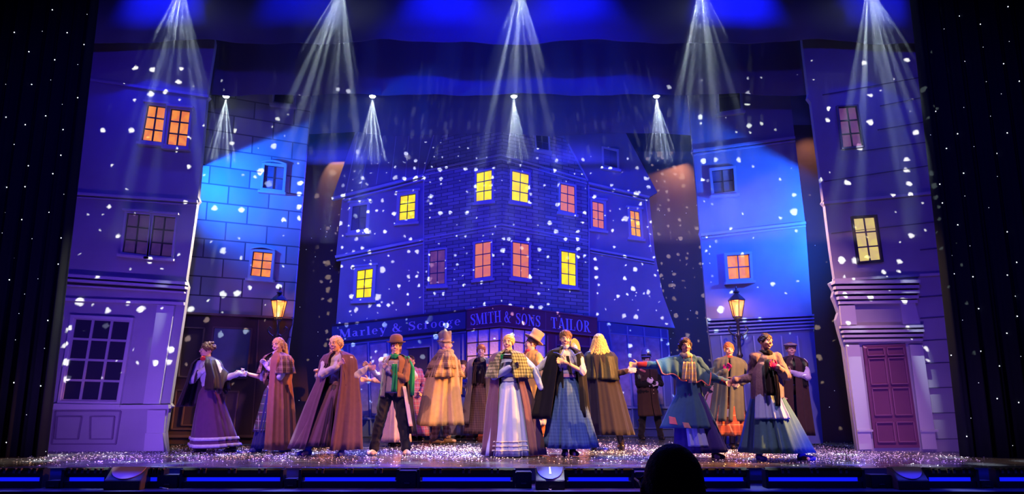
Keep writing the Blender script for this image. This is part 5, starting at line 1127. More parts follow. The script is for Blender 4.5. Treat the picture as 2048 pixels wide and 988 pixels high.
F['plaidskirt'] = plaid('dark_plaid', (0.10, 0.06, 0.11, 1), (0.05, 0.12, 0.13, 1), (0.45, 0.42, 0.5, 1), 8)
F['plaidgreen'] = plaid('olive_check', (0.36, 0.34, 0.16, 1), (0.02, 0.025, 0.015, 1), (0.40, 0.36, 0.22, 1), 22, 0.5, 0.04)
F['plaidblue'] = plaid('blue_check', (0.06, 0.12, 0.26, 1), (0.045, 0.085, 0.20, 1), (0.09, 0.16, 0.31, 1), 22)
F['plaidtan'] = plaid('tan_check', (0.42, 0.26, 0.10, 1), (0.10, 0.06, 0.035, 1), (0.48, 0.31, 0.14, 1), 7, 0.42)
F['plaidred'] = plaid('rose_brown_check', (0.26, 0.13, 0.11, 1), (0.15, 0.07, 0.07, 1), (0.33, 0.19, 0.15, 1), 24)
F['plaidyel'] = plaid('yellow_check', (0.72, 0.52, 0.14, 1), (0.40, 0.42, 0.40, 1), (0.8, 0.7, 0.5, 1), 14, 0.45)
F['plaidpurple'] = plaid('purple_check', (0.20, 0.09, 0.36, 1), (0.36, 0.08, 0.20, 1), (0.42, 0.38, 0.6, 1), 12)
F['plaidtro'] = plaid('trouser_check', (0.42, 0.22, 0.14, 1), (0.14, 0.06, 0.05, 1), (0.62, 0.45, 0.32, 1), 12)
F['patch'] = plaid('patchwork_check', (0.36, 0.10, 0.05, 1), (0.16, 0.04, 0.03, 1), (0.55, 0.30, 0.16, 1), 7, 0.5)
H_ = dict(brown=cloth('hair_brown', (0.12, 0.055, 0.03, 1), 0.5, bump=0.4, bs=90), blond=cloth('hair_blond', (0.60, 0.36, 0.13, 1), 0.5, bump=0.4, bs=90), lblond=cloth('hair_pale_blond', (0.72, 0.52, 0.26, 1), 0.5, bump=0.4, bs=90), dark=cloth('hair_dark', (0.035, 0.02, 0.02, 1), 0.4, bump=0.4, bs=90), auburn=cloth('hair_auburn', (0.34, 0.10, 0.03, 1), 0.5, bump=0.4, bs=90), grey=cloth('hair_grey', (0.35, 0.28, 0.24, 1), 0.5, bump=0.4, bs=90))
P.brow = H_['brown']

def capelet(s, m, hem_z, rx, ry, gap=25, top_z=1.485, lift=0.0, dx=0, pl=9, amp=0.06, seed=0, name='capelet', a0=None, a1=None, sy=1.0, nr=.075, drop=0.05, sh_r=.245):
    c0, c1, c2 = C(s, top_z), C(s, top_z - drop), C(s, 1.2); zz = top_z - .03
    return loft(s, name, m, [(top_z, *c0, nr, nr, 0), (top_z - .02, *c0, .135, .092, 0), (top_z - .055, *c1, lerp(nr, sh_r, .80), .13, 0), (top_z - .12, *c1, sh_r * 1.04, .172, 0), (lerp(zz - .09, hem_z, .5), c2[0] + dx * .5, c2[1], lerp(sh_r, rx, .6), lerp(.15, ry, .6), lift * .6), (hem_z, c2[0] + dx, c2[1], rx, ry, lift)],
                a0 if a0 is not None else gap, a1 if a1 is not None else 360 - gap, pl=pl, amp=amp, seed=seed, hem=0.004)
def cloak(s, m, hem_z, rx, ry, a0=28, a1=332, dx=0.0, dy=0.0, pl=9, amp=0.07, seed=0, name='cloak', top_z=1.485, midr=None, lift=0):
    c0, c1, c2, c3 = C(s, top_z), C(s, top_z - .05), C(s, 1.1), C(s, 0.9); cm = (s.ft[0] + s.ft[1]) / 2 / s.k; mr = midr or (.27, .20)
    return loft(s, name, m, [(top_z, *c0, .075, .075, 0), (top_z - .02, *c0, .135, .092, 0), (top_z - .055, *c1, .212, .13, 0), (top_z - .13, *c1, .255, .172, 0), (1.05, *c2, mr[0], mr[1], 0), (0.7, lerp(c3[0], cm.x + dx, .35), lerp(c3[1], cm.y + dy, .35), lerp(mr[0], rx, .45), lerp(mr[1], ry, .45), 0), (hem_z, cm.x + dx, cm.y + dy, rx, ry, lift)], a0, a1, pl=pl, amp=amp, seed=seed, hem=0.006)

def finish_scarf(s, m, r=.062, t=.03, z=1.455, name='scarf'):
    b_, c = neckring(s, m, r, t, z); return remesh(name, b_, m, s.root, .009, 2)

# 1 dark velvet cape, two lace bands on the hem
s = P('person in dark velvet cape and purple skirt with two white lace bands', 420, 905, 413, 686, yaw=-22, hyaw=-58, hpitch=4, feet=(404, 462), fdy=(0, .05))
s.arm(-1, s.hchest(.02, .02), hdir=(.8, -.2, .5), hnorm=s.fv); s.arm(1, s.loc(478, 747, -.05), hdir=(1, 0, -.05), elbow_hint=(0, 0, -1))
s.body({-1: F['lace'], 1: F['white']}); top(s, 'blouse', F['white'], low=False); hair(s, 'updo', H_['brown'], 1)
sk = skirt(s, F['purple'], .07, .40, .33, dx=-.04, pl=13, amp=.05, seed=1, lift=.03)
sf = s.surf
for t0 in (.88, .955): decal(s, 'lace_band', F['lace'], t0, t0 + .036, -180, 180, parent=sk, surf=sf, nx=110, nt_=2)
wing(s, 1, F['velvet'], .46, .30, 1.35); capelet(s, F['velvet'], .95, .30, .24, amp=.09, pl=8, seed=5, name='cape', a0=24, a1=150, dx=.04); capelet(s, F['velvet'], .70, .37, .30, amp=.10, pl=7, seed=4, name='cape', a0=150, a1=335, dx=-.05)
finish_scarf(s, F['red']); boots(s, F['bootb'], .2)
hang(s, F['velvet'], [s.chest(.0, -.02, .02), s.chest(-.03, -.12, .02), s.chest(-.04, -.22, .02)], .03, name='brooch_ribbon')

# 2 long blond ponytail, rust coat
s = P('person with a long blond ponytail in a brown checked capelet and long rust coat', 546, 905, 556, 676, yaw=-24, hyaw=-18, hroll=-10, hpitch=2, feet=(516, 572), fdy=(0, .05))
s.arm(1, s.hchest(-.04, .04), hdir=(-.5, -.2, .8)); s.arm(-1, s.loc(492, 747, -.04), hdir=(-1, 0, .05), elbow_hint=(0, 0, -1))
s.body({1: F['wglove']}); top(s, 'blouse', F['white'], low=False, slen=.3); hair(s, 'ponytail', H_['blond'], 2)
skirt(s, F['plaidskirt'], .30, .22, .20, dx=-.07, pl=20, amp=.07, seed=2); skirt(s, F['navy'], .07, .26, .22, dx=-.06, pl=14, amp=.05, seed=3, name='petticoat', wr=.11)
cloak(s, F['rust'], .05, .29, .26, a0=4, a1=195, dx=.03, seed=6, amp=.08, pl=7, name='coat', midr=(.205, .18)); capelet(s, F['plaidcape'], 1.16, .285, .215, gap=26, seed=7, amp=.07, pl=9)
b_, c = neckring(s, None, .058, .02, 1.47); tube(b_, [c + s.rv * math.sin(a * .7) * .07 * s.k + s.fv * math.cos(a * .7) * .07 * s.k + Vector((0, 0, .012 * math.sin(a * 5))) for a in range(10)], .012, 6); remesh('ruff', b_, F['lace'], s.root, .007, 1)
boots(s, F['bootbl'], .15); wing(s, -1, F['plaidcape'], .26, .18, .9)

# 3 curly blond hair, long mauve cloak
s = P('person with curly pale blond hair laughing in a long open mauve cloak', 660, 912, 671, 673, yaw=-8, hyaw=-20, hroll=-6, feet=(612, 683), fdy=(.06, -.02), torso_dx=.05)
s.arm(-1, s.hchest(.06, .05), hdir=(.7, -.2, .6), elbow_hint=(-.4, -.4, -.8)); s.arm(1, s.loc(733, 737, -.02), hdir=(1, -.1, .1), elbow_hint=(0, 0, -1))
s.body(); top(s, 'blouse', F['white'], low=False, puff=1.08); hair(s, 'curly', H_['lblond'], 3)
bz = bmesh.new(); torso_prims(bz, s, 1.12, 1.12, False)
for v in bz.verts: v.co.z = min(v.co.z, 1.27 * s.k)
remesh('corset', bz, F['corset'], s.root, .009, 2)
skirt(s, F['mauve'], .15, .40, .30, dx=-.03, pl=11, amp=.08, seed=8, lift=-.02); loft(s, 'skirt_panel', F['velvet'], [(1.0, *C(s, 1.0), .13, .125), (.6, *C(s, .9), .22, .24), (.16, C(s, .9)[0] - .02, C(s, .9)[1], .34, .335)], -14, 14, n=24, pl=20, amp=.03, seed=2)
cloak(s, F['mauve'], .10, .47, .34, a0=24, a1=336, dx=0.0, seed=9, amp=.10, pl=8, midr=(.29, .22)); boots(s, F['bootbl'], .28, yaw=(-30, 10)); wing(s, 1, F['mauve'], .55, .40, .85)
hang(s, F['mauve'], [s.chest(.10, .02, .0), s.chest(.14, -.12, -.02), s.chest(.16, -.3, -.03)], .06, name='cloak_lapel'); hang(s, F['mauve'], [s.chest(-.10, .02, .0), s.chest(-.15, -.12, -.02), s.chest(-.17, -.3, -.03)], .06, name='cloak_lapel')

# 4 man in bowler hat and green scarf
s = P('man in a brown bowler hat and green scarf with legs apart in white shoes', 780, 910, 792, 679, yaw=0, hyaw=0, hpitch=-3, male=True, feet=(748, 811), fdy=(-.02, .02))
s.arm(1, s.hchest(-.05, -.0), hdir=(-.6, -.1, .7)); s.arm(-1, s.loc(742, 738, -.04), hdir=(-.6, -.1, .5), elbow_hint=(-.2, 0, -1))
s.body({1: F['lav'], -1: F['lav']}); top(s, 'jacket', F['brown'], (0, 1), 1.04); top(s, 'shirt_sleeve', F['lace'], (1, 0), .98, low=False); hair(s, 'short', H_['dark'], 4)
vst = loft(s, 'vest', F['vest'], [(1.38, *C(s, 1.38), .15, .125), (1.26, *C(s, 1.26), .168, .142), (1.08, *C(s, 1.08), .160, .142), (.90, *C(s, .9), .172, .150)], -48, 48, n=40, pl=3, amp=.006)
for i in range(6): b_ = bmesh.new(); ellipsoid(b_, s.surf(.15 + .15 * i, 0.0, .006), (.009, .006, .009)); obj('vest_button', b_, F['white'], vst, True)
for a0_, a1_ in ((26, 84), (-84, -30)): loft(s, 'jacket_front', F['brown'] if a0_ > 0 else F['grey'], [(1.46, *C(s, 1.46), .10, .09), (1.38, *C(s, 1.38), .185, .135), (1.22, *C(s, 1.22), .190, .158), (.98, *C(s, .98), .195, .168), (.84, *C(s, .9), .205, .172)], a0_, a1_, n=20, pl=7, amp=.02)
trousers(s, F['trous'], 1.08); boots(s, F['spat'], .06, yaw=(-25, 25), name='shoe'); finish_scarf(s, F['green'], .066, .036, 1.44)
hang(s, F['green'], [s.chest(.02, .04, .01), s.chest(.03, -.15, .02), s.chest(.02, -.37, .01)], .085, t=.02); hang(s, F['green'], [s.sh + s.rv * .17 + Vector((0, 0, .06)) + s.fv * .03, s.sh + s.rv * .25 + s.fv * .05 - Vector((0, 0, .12)), s.sh + s.rv * .25 + s.fv * .05 - Vector((0, 0, .5))], .09, t=.02)
hat_lathe(s, [(.138, .012), (.146, .024), (.134, .014), (.100, .002), (.100, .045), (.096, .085), (.080, .118), (.050, .136), (.012, .142)], F['felt'], tiltx=6, up=.060, band=([(.1025, .003), (.103, .034), (.100, .035)], F['feltd']))
cloak(s, F['darkbrown'], .30, .30, .20, a0=62, a1=150, dx=.10, seed=3, amp=.06, pl=6, name='coat_tail'); loft(s, 'coat_lining', F['pinkc'], [(1.0, *C(s, 1.0, .02), .20, .17), (.7, *C(s, .9, .05), .24, .19), (.42, *C(s, .9, .08), .27, .21)], 45, 66, n=16, pl=14, amp=.03)

# 5 layered tan coat and slouched top hat, seen from behind the shoulder
s = P('person in crumpled tan top hat and layered tan checked cape coat, facing away', 878, 888, 892, 676, yaw=112, hyaw=86, male=True, feet=(868, 893), fdy=(-.06, .08))
s.arm(1, s.pel + s.fv * .16 + s.rv * .12, elbow_hint=(0, .3, -1)); s.arm(-1, s.pel + s.fv * .16 - s.rv * .12, elbow_hint=(0, -.3, -1))
s.body(mouth='calm'); trousers(s, F['plaidtro'], 1.0, .12); boots(s, F['bootbr'], .10, yaw=(-10, 10)); hair(s, 'short', H_['grey'], 5)
cloak(s, F['tan'], .30, .42, .37, a0=22, a1=338, seed=12, amp=.09, pl=9, name='coat', midr=(.29, .25)); capelet(s, F['plaidtan'], 1.06, .34, .29, gap=18, seed=13, amp=.12, pl=7); capelet(s, F['plaidtan'], 1.20, .29, .24, gap=12, top_z=1.51, seed=14, amp=.12, pl=6)
finish_scarf(s, F['khaki'], .085, .055, 1.46); hang(s, F['khaki'], [s.chest(.03, .06, .06), s.chest(.04, -.2, .12), s.chest(.02, -.5, .12)], .14, t=.03)
hat_lathe(s, [(.108, -.004), (.113, .008), (.092, .006), (.086, .05), (.088, .10), (.078, .155), (.05, .195), (.01, .20)], F['khaki'], tiltx=-4, tilty=0, up=.05, crumple=.05, seed=3)

# 6 young player in long taupe coat
s = P('person in dark scarf and open taupe coat over a rose checked dress', 962, 882, 962, 690, yaw=-10, hyaw=0, feet=(951, 975), fdy=(0, .02))
s.arm(-1, s.loc(912, 731, -.1), elbow_hint=(-.2, 0, -1), hdir=(-.8, 0, .4)); s.arm(1, s.loc(992, 760, -.1))
s.body(); top(s, 'knit_top', F['darkbrown'], (0, 0), 1.04); top(s, 'coat_sleeve', F['tan'], (1, 1), .9, low=False); hair(s, 'bun', H_['auburn'], 6); skirt(s, F['plaidred'], .13, .30, .26, pl=18, amp=.07, seed=10)
cloak(s, F['taupe'], .30, .34, .29, a0=30, a1=330, seed=15, amp=.08, name='coat', midr=(.235, .20)); boots(s, F['bootb'], .2); finish_scarf(s, F['darkbrown'], .07, .035, 1.44)
for q in (-.07, .07): hang(s, F['darkbrown'], [s.chest(q * .6, .05, .01), s.chest(q * 1.2, -.1, .03), s.chest(q * 1.3, -.28, .03)], .075, t=.02)

# 7 pale blue dress
s = P('person in a pale blue full-length dress, olive checked capelet and mauve cloak', 1022, 912, 1017, 670, yaw=-6, hyaw=-14, hroll=4, hpitch=-3, feet=(1010, 1034))
s.arm(-1, s.hchest(.03, .01), hdir=(.8, -.2, .3)); s.arm(1, s.loc(1083, 775, -.1), hdir=(.6, 0, -.7), elbow_hint=(1, 0, 0))
s.body({-1: F['bglove'], 1: F['bglove']}); top(s, 'blouse', F['paleblue'], low=False, puff=1.05, waist=.95); hair(s, 'bun', H_['blond'], 7)
sk = skirt(s, F['paleblue'], .015, .335, .30, dx=-.01, pl=19, amp=.075, seed=11, waist=1.06)
sf = s.surf
for t0 in (.86, .90, .94): decal(s, 'skirt_tuck', F['white'], t0, t0 + .014, -52, 50, parent=sk, surf=sf, nx=60, nt_=2, off=.008)
loft(s, 'waistband', F['white'], [(1.09, *C(s, 1.09), .125, .115), (1.03, *C(s, 1.03), .130, .12)], pl=3, amp=.01)
cloak(s, F['mauve2'], .02, .39, .33, a0=42, a1=318, dx=.06, seed=16, amp=.09, pl=8, midr=(.235, .19)); capelet(s, F['plaidgreen'], 1.08, .34, .25, gap=10, seed=17, amp=.06, pl=8, a0=14, a1=335)
finish_scarf(s, F['taupe'], .058, .022, 1.47); b_ = bmesh.new()
wing(s, 1, F['plaidgreen'], .32, .16, .95)
for i in range(9): ellipsoid(b_, s.chest(-.09 + .02 * (i % 3), .07 + .022 * (i // 3), .02), (.014, .012, .014))
remesh('posy', b_, F['green'], s.root, .006, 1); hang(s, F['velvet'], [s.chest(-.06, .09, .03), s.chest(.06, .09, .03)], .06, t=.03, name='bow', wd=(0, 0, 1))

# 8 mustard coat and tan top hat
s = P('man in tan top hat, mustard coat and red scarf, in profile', 1074, 888, 1062, 674, yaw=-62, hyaw=-78, hpitch=-6, hroll=0, male=True, feet=(1066, 1086), fdy=(0, .05))
s.arm(1, s.loc(1080, 770, -.2)); s.arm(-1, s.loc(1058, 770, .1))
s.body(mouth='calm'); top(s, 'coat', F['mustard'], (1, 1), 1.16); hair(s, 'short', H_['brown'], 8); cloak(s, F['mustard'], .42, .26, .24, seed=18, amp=.06, name='coat_skirt', a0=12, a1=348, midr=(.22, .19)); trousers(s, F['shade'], .9, .12); boots(s, F['bootbr'], .08, name='shoe')
loft(s, 'breeches', F['white'], [(.6, *C(s, .9), .2, .17), (.30, *C(s, .9), .21, .18)], pl=6, amp=.05)
finish_scarf(s, F['red'], .068, .04, 1.45); hang(s, F['red'], [s.chest(.0, .07, .02), s.chest(.02, -.05, .04), s.chest(.03, -.14, .04)], .11, t=.03)
hat_lathe(s, [(.150, -.002), (.155, .012), (.120, .002), (.095, .0), (.090, .08), (.098, .165), (.09, .172), (.02, .172)], F['tan'], tiltx=-26, tilty=0, up=.070, back=.04, band=([(.0965, .001), (.093, .03), (.092, .031)], F['brown']))

# 9 blue checked skirt
s = P('person with short brown hair, black shawl, black tie and blue checked skirt', 1138, 912, 1131, 662, yaw=4, hyaw=-4, hroll=3, hpitch=2, feet=(1130, 1146))
s.arm(-1, s.loc(1092, 770, -.06), hdir=(-.3, 0, -1), elbow_hint=(-.6, .3, 0)); s.arm(1, s.hchest(-.02, .04), hdir=(-.9, -.1, .25), elbow_hint=(.8, -.2, -.9))
s.body({-1: F['wglove']}); top(s, 'blouse', F['white'], low=False, slen=.1, waist=.98); hair(s, 'short', H_['brown'], 9)
sk = skirt(s, F['plaidblue'], .115, .355, .30, dx=.02, pl=16, amp=.075, seed=19, waist=1.06); loft(s, 'waistband', F['bandpk'], [(1.10, *C(s, 1.1), .128, .118), (1.055, *C(s, 1.05), .132, .122)], pl=3, amp=.01)
capelet(s, F['black'], .50, .36, .24, a0=160, a1=332, dx=-.10, seed=20, amp=.10, pl=7, name='shawl'); capelet(s, F['black'], .52, .31, .22, a0=30, a1=162, dx=.0, seed=21, amp=.10, pl=7, name='shawl')
for q in (-1, 1): b_ = bmesh.new(); tube(b_, [s.chest(q * .05, .14, -.01), s.chest(q * .09, .07, .02), s.chest(q * .15, .10, .01), s.chest(q * .19, .11, -.04)], .006, 6); obj('blue_piping', b_, F['bluetrim'], s.root)
b_, c = neckring(s, None, .055, .022, 1.475); remesh('collar', b_, F['lace'], s.root, .008, 2); wing(s, -1, F['black'], .60, .75, .8); hang(s, F['black'], [s.chest(.0, .06, -.03), s.chest(.012, -.04, .005), s.chest(.04, -.19, -.005)], .045, name='tie', t=.01); boots(s, F['bootb'], .22, yaw=(-15, 15))

# 10 seen from behind, long blond hair
s = P('person seen from behind with long blond hair and black glittering capelet', 1210, 900, 1197, 669, yaw=186, hyaw=190, feet=(1244, 1187), fdy=(.05, -.02))
s.arm(-1, s.loc(1254, 742, -.1), elbow_hint=(0, 0, -1), hdir=(1, 0, .15)); s.arm(1, s.loc(1178, 770, .2))
s.body({-1: F['lav']}, 'calm'); hair(s, 'long', H_['blond'], 10); cloak(s, F['darkm'], .22, .33, .28, a0=6, a1=354, seed=22, amp=.07, pl=7, name='coat', midr=(.23, .19), dx=.02); capelet(s, F['blacksh'], 1.02, .29, .24, gap=8, seed=23, amp=.06, pl=9)
top(s, 'sleeve', F['darkbrown'], (1, 0), .95, low=False); boots(s, F['bootb'], .30)

# 11 policeman
s = P('man in a blue domed police helmet and long black coat', 1298, 880, 1293, 709, yaw=12, hyaw=14, male=True, feet=(1283, 1322))
s.arm(-1, s.hchest(.0, -.13, .03), hdir=(.9, 0, .25)); s.arm(1, s.hchest(.05, -.08, .05), hdir=(-.8, 0, .4))
s.body({-1: F['wglove'], 1: F['wglove']}, 'calm'); top(s, 'coat', F['black'], (1, 1), 1.10); hair(s, 'short', H_['dark'], 11); cloak(s, F['darkbrown'], .47, .25, .21, a0=2, a1=358, seed=24, amp=.04, name='coat_skirt', midr=(.205, .17)); top(s, 'tunic', F['black'], (0, 0), 1.42, waist=1.12)
trousers(s, F['trous'], .95); boots(s, F['bootb'], .08)
hat_lathe(s, [(.108, -.006), (.110, .006), (.097, .02), (.099, .07), (.090, .13), (.062, .175), (.02, .195)], F['police'], up=.066, band=([(.103, .022), (.1035, .045), (.100, .046)], F['bootb']))
b_ = bmesh.new(); ellipsoid(b_, s.hp(0, -.108, .145), (.026, .010, .030), s.hM); o = obj('helmet_badge', b_, F['gold'], s.root, True)
for i in range(4): b_ = bmesh.new(); ellipsoid(b_, s.chest(.04, -.16 - .07 * i, .055), (.010, .006, .010)); obj('coat_button', b_, F['gold'], s.root, True)
b_ = bmesh.new(); torus_pts = [s.sh + s.rv * -.17 + Vector((0, 0, .0)) + s.fv * .12, s.sh + s.rv * -.10 + s.fv * .14 + Vector((0, 0, -.03))]; tube(b_, torus_pts, .022, 6); obj('red_armband', b_, F['trimred'], s.root)

# 12 arms wide, teal coat
s = P('person with arms stretched wide in a teal coat and yellow checked scarf', 1386, 918, 1371, 676, yaw=0, hyaw=-2, hroll=-3, feet=(1372, 1432), fdy=(0, 0))
s.arm(-1, s.loc(1274, 731, -.02), hdir=(-1, 0, .08), elbow_hint=(0, 0, -1)); s.arm(1, s.loc(1455, 765, -.02), hdir=(.95, 0, -.25), elbow_hint=(0, 0, -1))
s.body(); top(s, 'coat_bodice', F['teal'], (1, 1), 1.12, puff=1.0); hair(s, 'braid', H_['dark'], 12)
for sd in (-1, 1):
    S, E, W_, d, n, c = s.arms[sd]; b_ = bmesh.new(); capsule(b_, W_ - (W_ - E).normalized() * .09, W_ - (W_ - E).normalized() * .005, .052, .046); obj('cuff', b_, F['maroon'], s.root, True)
sk = skirt(s, F['teal'], .43, .40, .30, dx=-.15, pl=9, amp=.05, seed=26, name='coat_skirt', wr=.165, waist=1.14); csf = s.surf; skirt(s, F['navy'], .10, .37, .30, dx=.0, pl=12, amp=.05, seed=27)
for sd in (-1, 1): wing(s, sd, F['teal'], .36, .17, 1.0, F['trimred'])
decal(s, 'apron', F['apron'], .70, .93, -38, 10, surf=s.surf, off=.014)
decal(s, 'sewn_patch', F['trimred'], .80, .93, -58, -40, surf=csf, skew=9, nx=8); decal(s, 'sewn_patch', F['corset'], .90, .995, -22, -8, surf=csf, skew=6, nx=8)
finish_scarf(s, F['plaidyel'], .066, .036, 1.45); hang(s, F['plaidyel'], [s.chest(-.05, .06, .03), s.chest(-.07, -.06, .06), s.chest(-.08, -.19, .06)], .10, t=.02); hang(s, F['plaidyel'], [s.chest(.02, .06, .03), s.chest(.02, -.08, .065), s.chest(.02, -.23, .065)], .10, t=.02)
boots(s, F['bootb'], .22, yaw=(0, 30)); 

# 13 red scarf, quilted grey-green coat
s = P('person with auburn hair and red scarf in a grey-green coat over patchwork skirt', 1459, 898, 1458, 686, yaw=-14, hyaw=-6, feet=(1448, 1466), fdy=(0, 0))
s.arm(-1, s.hchest(-.07, .02), hdir=(.5, -.3, .8)); s.arm(1, s.loc(1482, 765, -.15))
s.body({-1: F['magenta']}, 'calm'); top(s, 'coat', F['greygreen'], (1, 1), 1.18, puff=1.1); hair(s, 'bun', H_['auburn'], 13); cloak(s, F['greygreen'], .45, .29, .25, a0=3, a1=357, seed=28, amp=.06, pl=12, name='coat_skirt', midr=(.235, .20))
skirt(s, F['patch'], .22, .30, .26, pl=13, amp=.07, seed=29); decal(s, 'petticoat_flap', F['white'], .62, .74, -16, 12); boots(s, F['bootb'], .22); finish_scarf(s, F['red'], .066, .036, 1.45); finish_scarf(s, F['black'], .095, .03, 1.42, 'collar')

# 14 grey tweed jacket, sea-green skirt
s = P('person with tilted head in grey tweed jacket, magenta glove and sea-green skirt', 1545, 922, 1532, 668, yaw=10, hyaw=24, hroll=16, hpitch=-3, feet=(1520, 1606), fdy=(0, 0), torso_dx=-.02)
s.arm(1, s.hchest(.03, .02, .08), hdir=(-.8, -.2, .45)); s.arm(-1, s.loc(1470, 760, -.03), hdir=(-.8, 0, -.4), elbow_hint=(-.3, .2, -1))
s.body({1: F['magenta']}); top(s, 'jacket', F['grey'], (1, 1), 1.14, puff=1.08, low=True); loft(s, 'jacket_hem', F['grey'], [(1.30, *C(s, 1.30), .17, .13), (1.15, *C(s, 1.15), .205, .17), (.98, *C(s, .98), .225, .19), (.82, *C(s, .9), .225, .185)], 14, 346, pl=8, amp=.04, seed=30)
hair(s, 'updo', H_['dark'], 14); skirt(s, F['tealskirt'], .115, .46, .32, dx=-.03, pl=13, amp=.08, seed=31, wr=.14); ksf = s.surf
finish_scarf(s, F['black'], .066, .036, 1.44); hang(s, F['black'], [s.chest(-.05, .06, .0), s.chest(-.07, -.15, .03), s.chest(-.06, -.42, .06)], .13, t=.02); hang(s, F['black'], [s.chest(.0, -.1, .06), s.chest(.01, -.35, .08), s.chest(.0, -.56, .08)], .06, t=.02)
decal(s, 'apron', F['apron'], .06, .66, -66, 26, surf=ksf, off=.03, taper=-.2, nx=40, nt_=24); boots(s, F['bootbl'], .16, yaw=(0, 45))

# 15 flat cap
s = P('man in a flat cap and long dark coat, hand on chest', 1588, 896, 1582, 686, yaw=-6, hyaw=-10, hpitch=-8, male=True, feet=(1578, 1600))
s.arm(1, s.hchest(-.04, .0), hdir=(-.9, -.1, .2), elbow_hint=(1, -.2, -.5)); s.arm(-1, s.loc(1562, 785, -.1))
s.body(); top(s, 'coat', F['black'], (1, 0), 1.12); top(s, 'sleeve', F['lace'], (0, 1), 1.05, low=False); hair(s, 'short', H_['brown'], 15); cloak(s, F['darkbrown'], .20, .30, .26, a0=5, a1=355, seed=32, amp=.06, pl=6, name='coat_skirt', midr=(.24, .19)); capelet(s, F['black'], .98, .27, .19, a0=30, a1=330, seed=33, amp=.06, name='cape')
trousers(s, F['navy'], .9); boots(s, F['bootb'], .1); b_ = bmesh.new(); ellipsoid(b_, s.hp(0, .012, .082), (.112 * s.k, .13 * s.k, .036 * s.k), s.hM @ Matrix.Rotation(R(8), 3, 'X'), 3); ellipsoid(b_, s.hp(0, -.11, .062), (.07 * s.k, .045 * s.k, .010 * s.k), s.hM @ Matrix.Rotation(R(14), 3, 'X')); ellipsoid(b_, s.hp(0, .01, .115), (.016 * s.k,) * 3); remesh('flat_cap', b_, F['grey'], s.root, .007, 1)

# half hidden players
s = P('person mostly hidden behind the long mauve cloak, one fist raised', 648, 895, 668, 690, yaw=-20, feet=(632, 655))
s.arm(-1, s.loc(634, 751, -.05), hdir=(-.1, 0, 1), elbow_hint=(-.5, 0, -1), curl=75); s.arm(1, s.loc(690, 770, 0))
s.body(); top(s, 'blouse', F['lace'], low=False); hair(s, 'bun', H_['brown'], 21); skirt(s, F['black'], .34, .24, .22, dx=-.1, pl=12, amp=.05, seed=40); skirt(s, F['pinkc'], .10, .30, .25, dx=-.12, pl=12, amp=.05, seed=41, name='petticoat', wr=.11); boots(s, F['bootb'], .2)
s = P('person in a pale pink skirt hidden behind the man in the bowler hat', 790, 893, 792, 690, yaw=-10, feet=(784, 798))
s.arm(-1, s.loc(738, 760, -.05), hdir=(-1, 0, .1), elbow_hint=(0, 0, -1)); s.arm(1, s.loc(815, 775, 0))
s.body(); top(s, 'blouse', F['pinkc'], low=False, slen=.75); hair(s, 'bun', H_['brown'], 22); skirt(s, F['pinkc'], .08, .27, .25, pl=12, amp=.06, seed=42); boots(s, F['bootb'], .2)
s = P('short person in a purple checked dress behind the green scarf', 832, 881, 822, 712, yaw=30, hyaw=40, feet=(826, 840))
s.arm(-1, s.loc(815, 780, -.1)); s.arm(1, s.loc(843, 785, -.1))
s.body(mouth='calm'); top(s, 'bodice', F['plaidpurple'], g=1.15, puff=1.1); hair(s, 'bun', H_['dark'], 23); skirt(s, F['plaidpurple'], .10, .27, .25, pl=12, amp=.06, seed=43); boots(s, F['bootb'], .2)
s = P('person in a blue dress glimpsed between the tan cape coat and taupe coat', 922, 878, 926, 722, yaw=-20, hyaw=-10, feet=(916, 928))
s.arm(-1, s.loc(905, 760, -.1)); s.arm(1, s.loc(938, 770, -.1))
s.body(); top(s, 'bodice', F['police']); hair(s, 'updo', H_['dark'], 24); skirt(s, F['navy'], .12, .28, .25, pl=14, amp=.08, seed=44); skirt(s, F['white'], .09, .285, .255, pl=14, amp=.08, seed=44, name='petticoat', wr=.11); boots(s, F['bootb'], .2)
s = P('person in a golden bonnet hidden behind the player in the black shawl', 1146, 886, 1145, 684, yaw=40, hyaw=50, feet=(1140, 1152))
s.arm(-1, s.loc(1130, 775, -.1)); s.arm(1, s.loc(1165, 775, -.1))
s.body(); top(s, 'bodice', F['brown']); skirt(s, F['pinkc'], .12, .27, .25, pl=14, amp=.08, seed=45); boots(s, F['bootb'], .2)
b_ = bmesh.new(); ellipsoid(b_, s.hp(0, .04, .03), (.10 * s.k, .09 * s.k, .11 * s.k), s.hM, 3); remesh('bonnet', b_, F['mustard'], s.root, .008, 1)
hat_lathe(s, [(.10, 0), (.135, .05), (.13, .055), (.095, .01)], F['mustard'], tiltx=80, up=.02, back=-.02, name='bonnet_brim')
s = P('person with a flushed face and pink skirt half hidden behind the grey-green coat', 1430, 886, 1437, 709, yaw=-10, hyaw=20, feet=(1418, 1434))
s.arm(-1, s.loc(1420, 775, -.1)); s.arm(1, s.loc(1445, 775, -.1))
s.body(mouth='calm'); top(s, 'bodice', F['greygreen']); hair(s, 'updo', H_['auburn'], 26); skirt(s, F['pinkc'], .25, .24, .22, dx=-.05, pl=14, amp=.08, seed=46); skirt(s, F['brown'], .12, .27, .25, pl=14, amp=.08, seed=47, name='petticoat', wr=.11); boots(s, F['bootb'], .2)

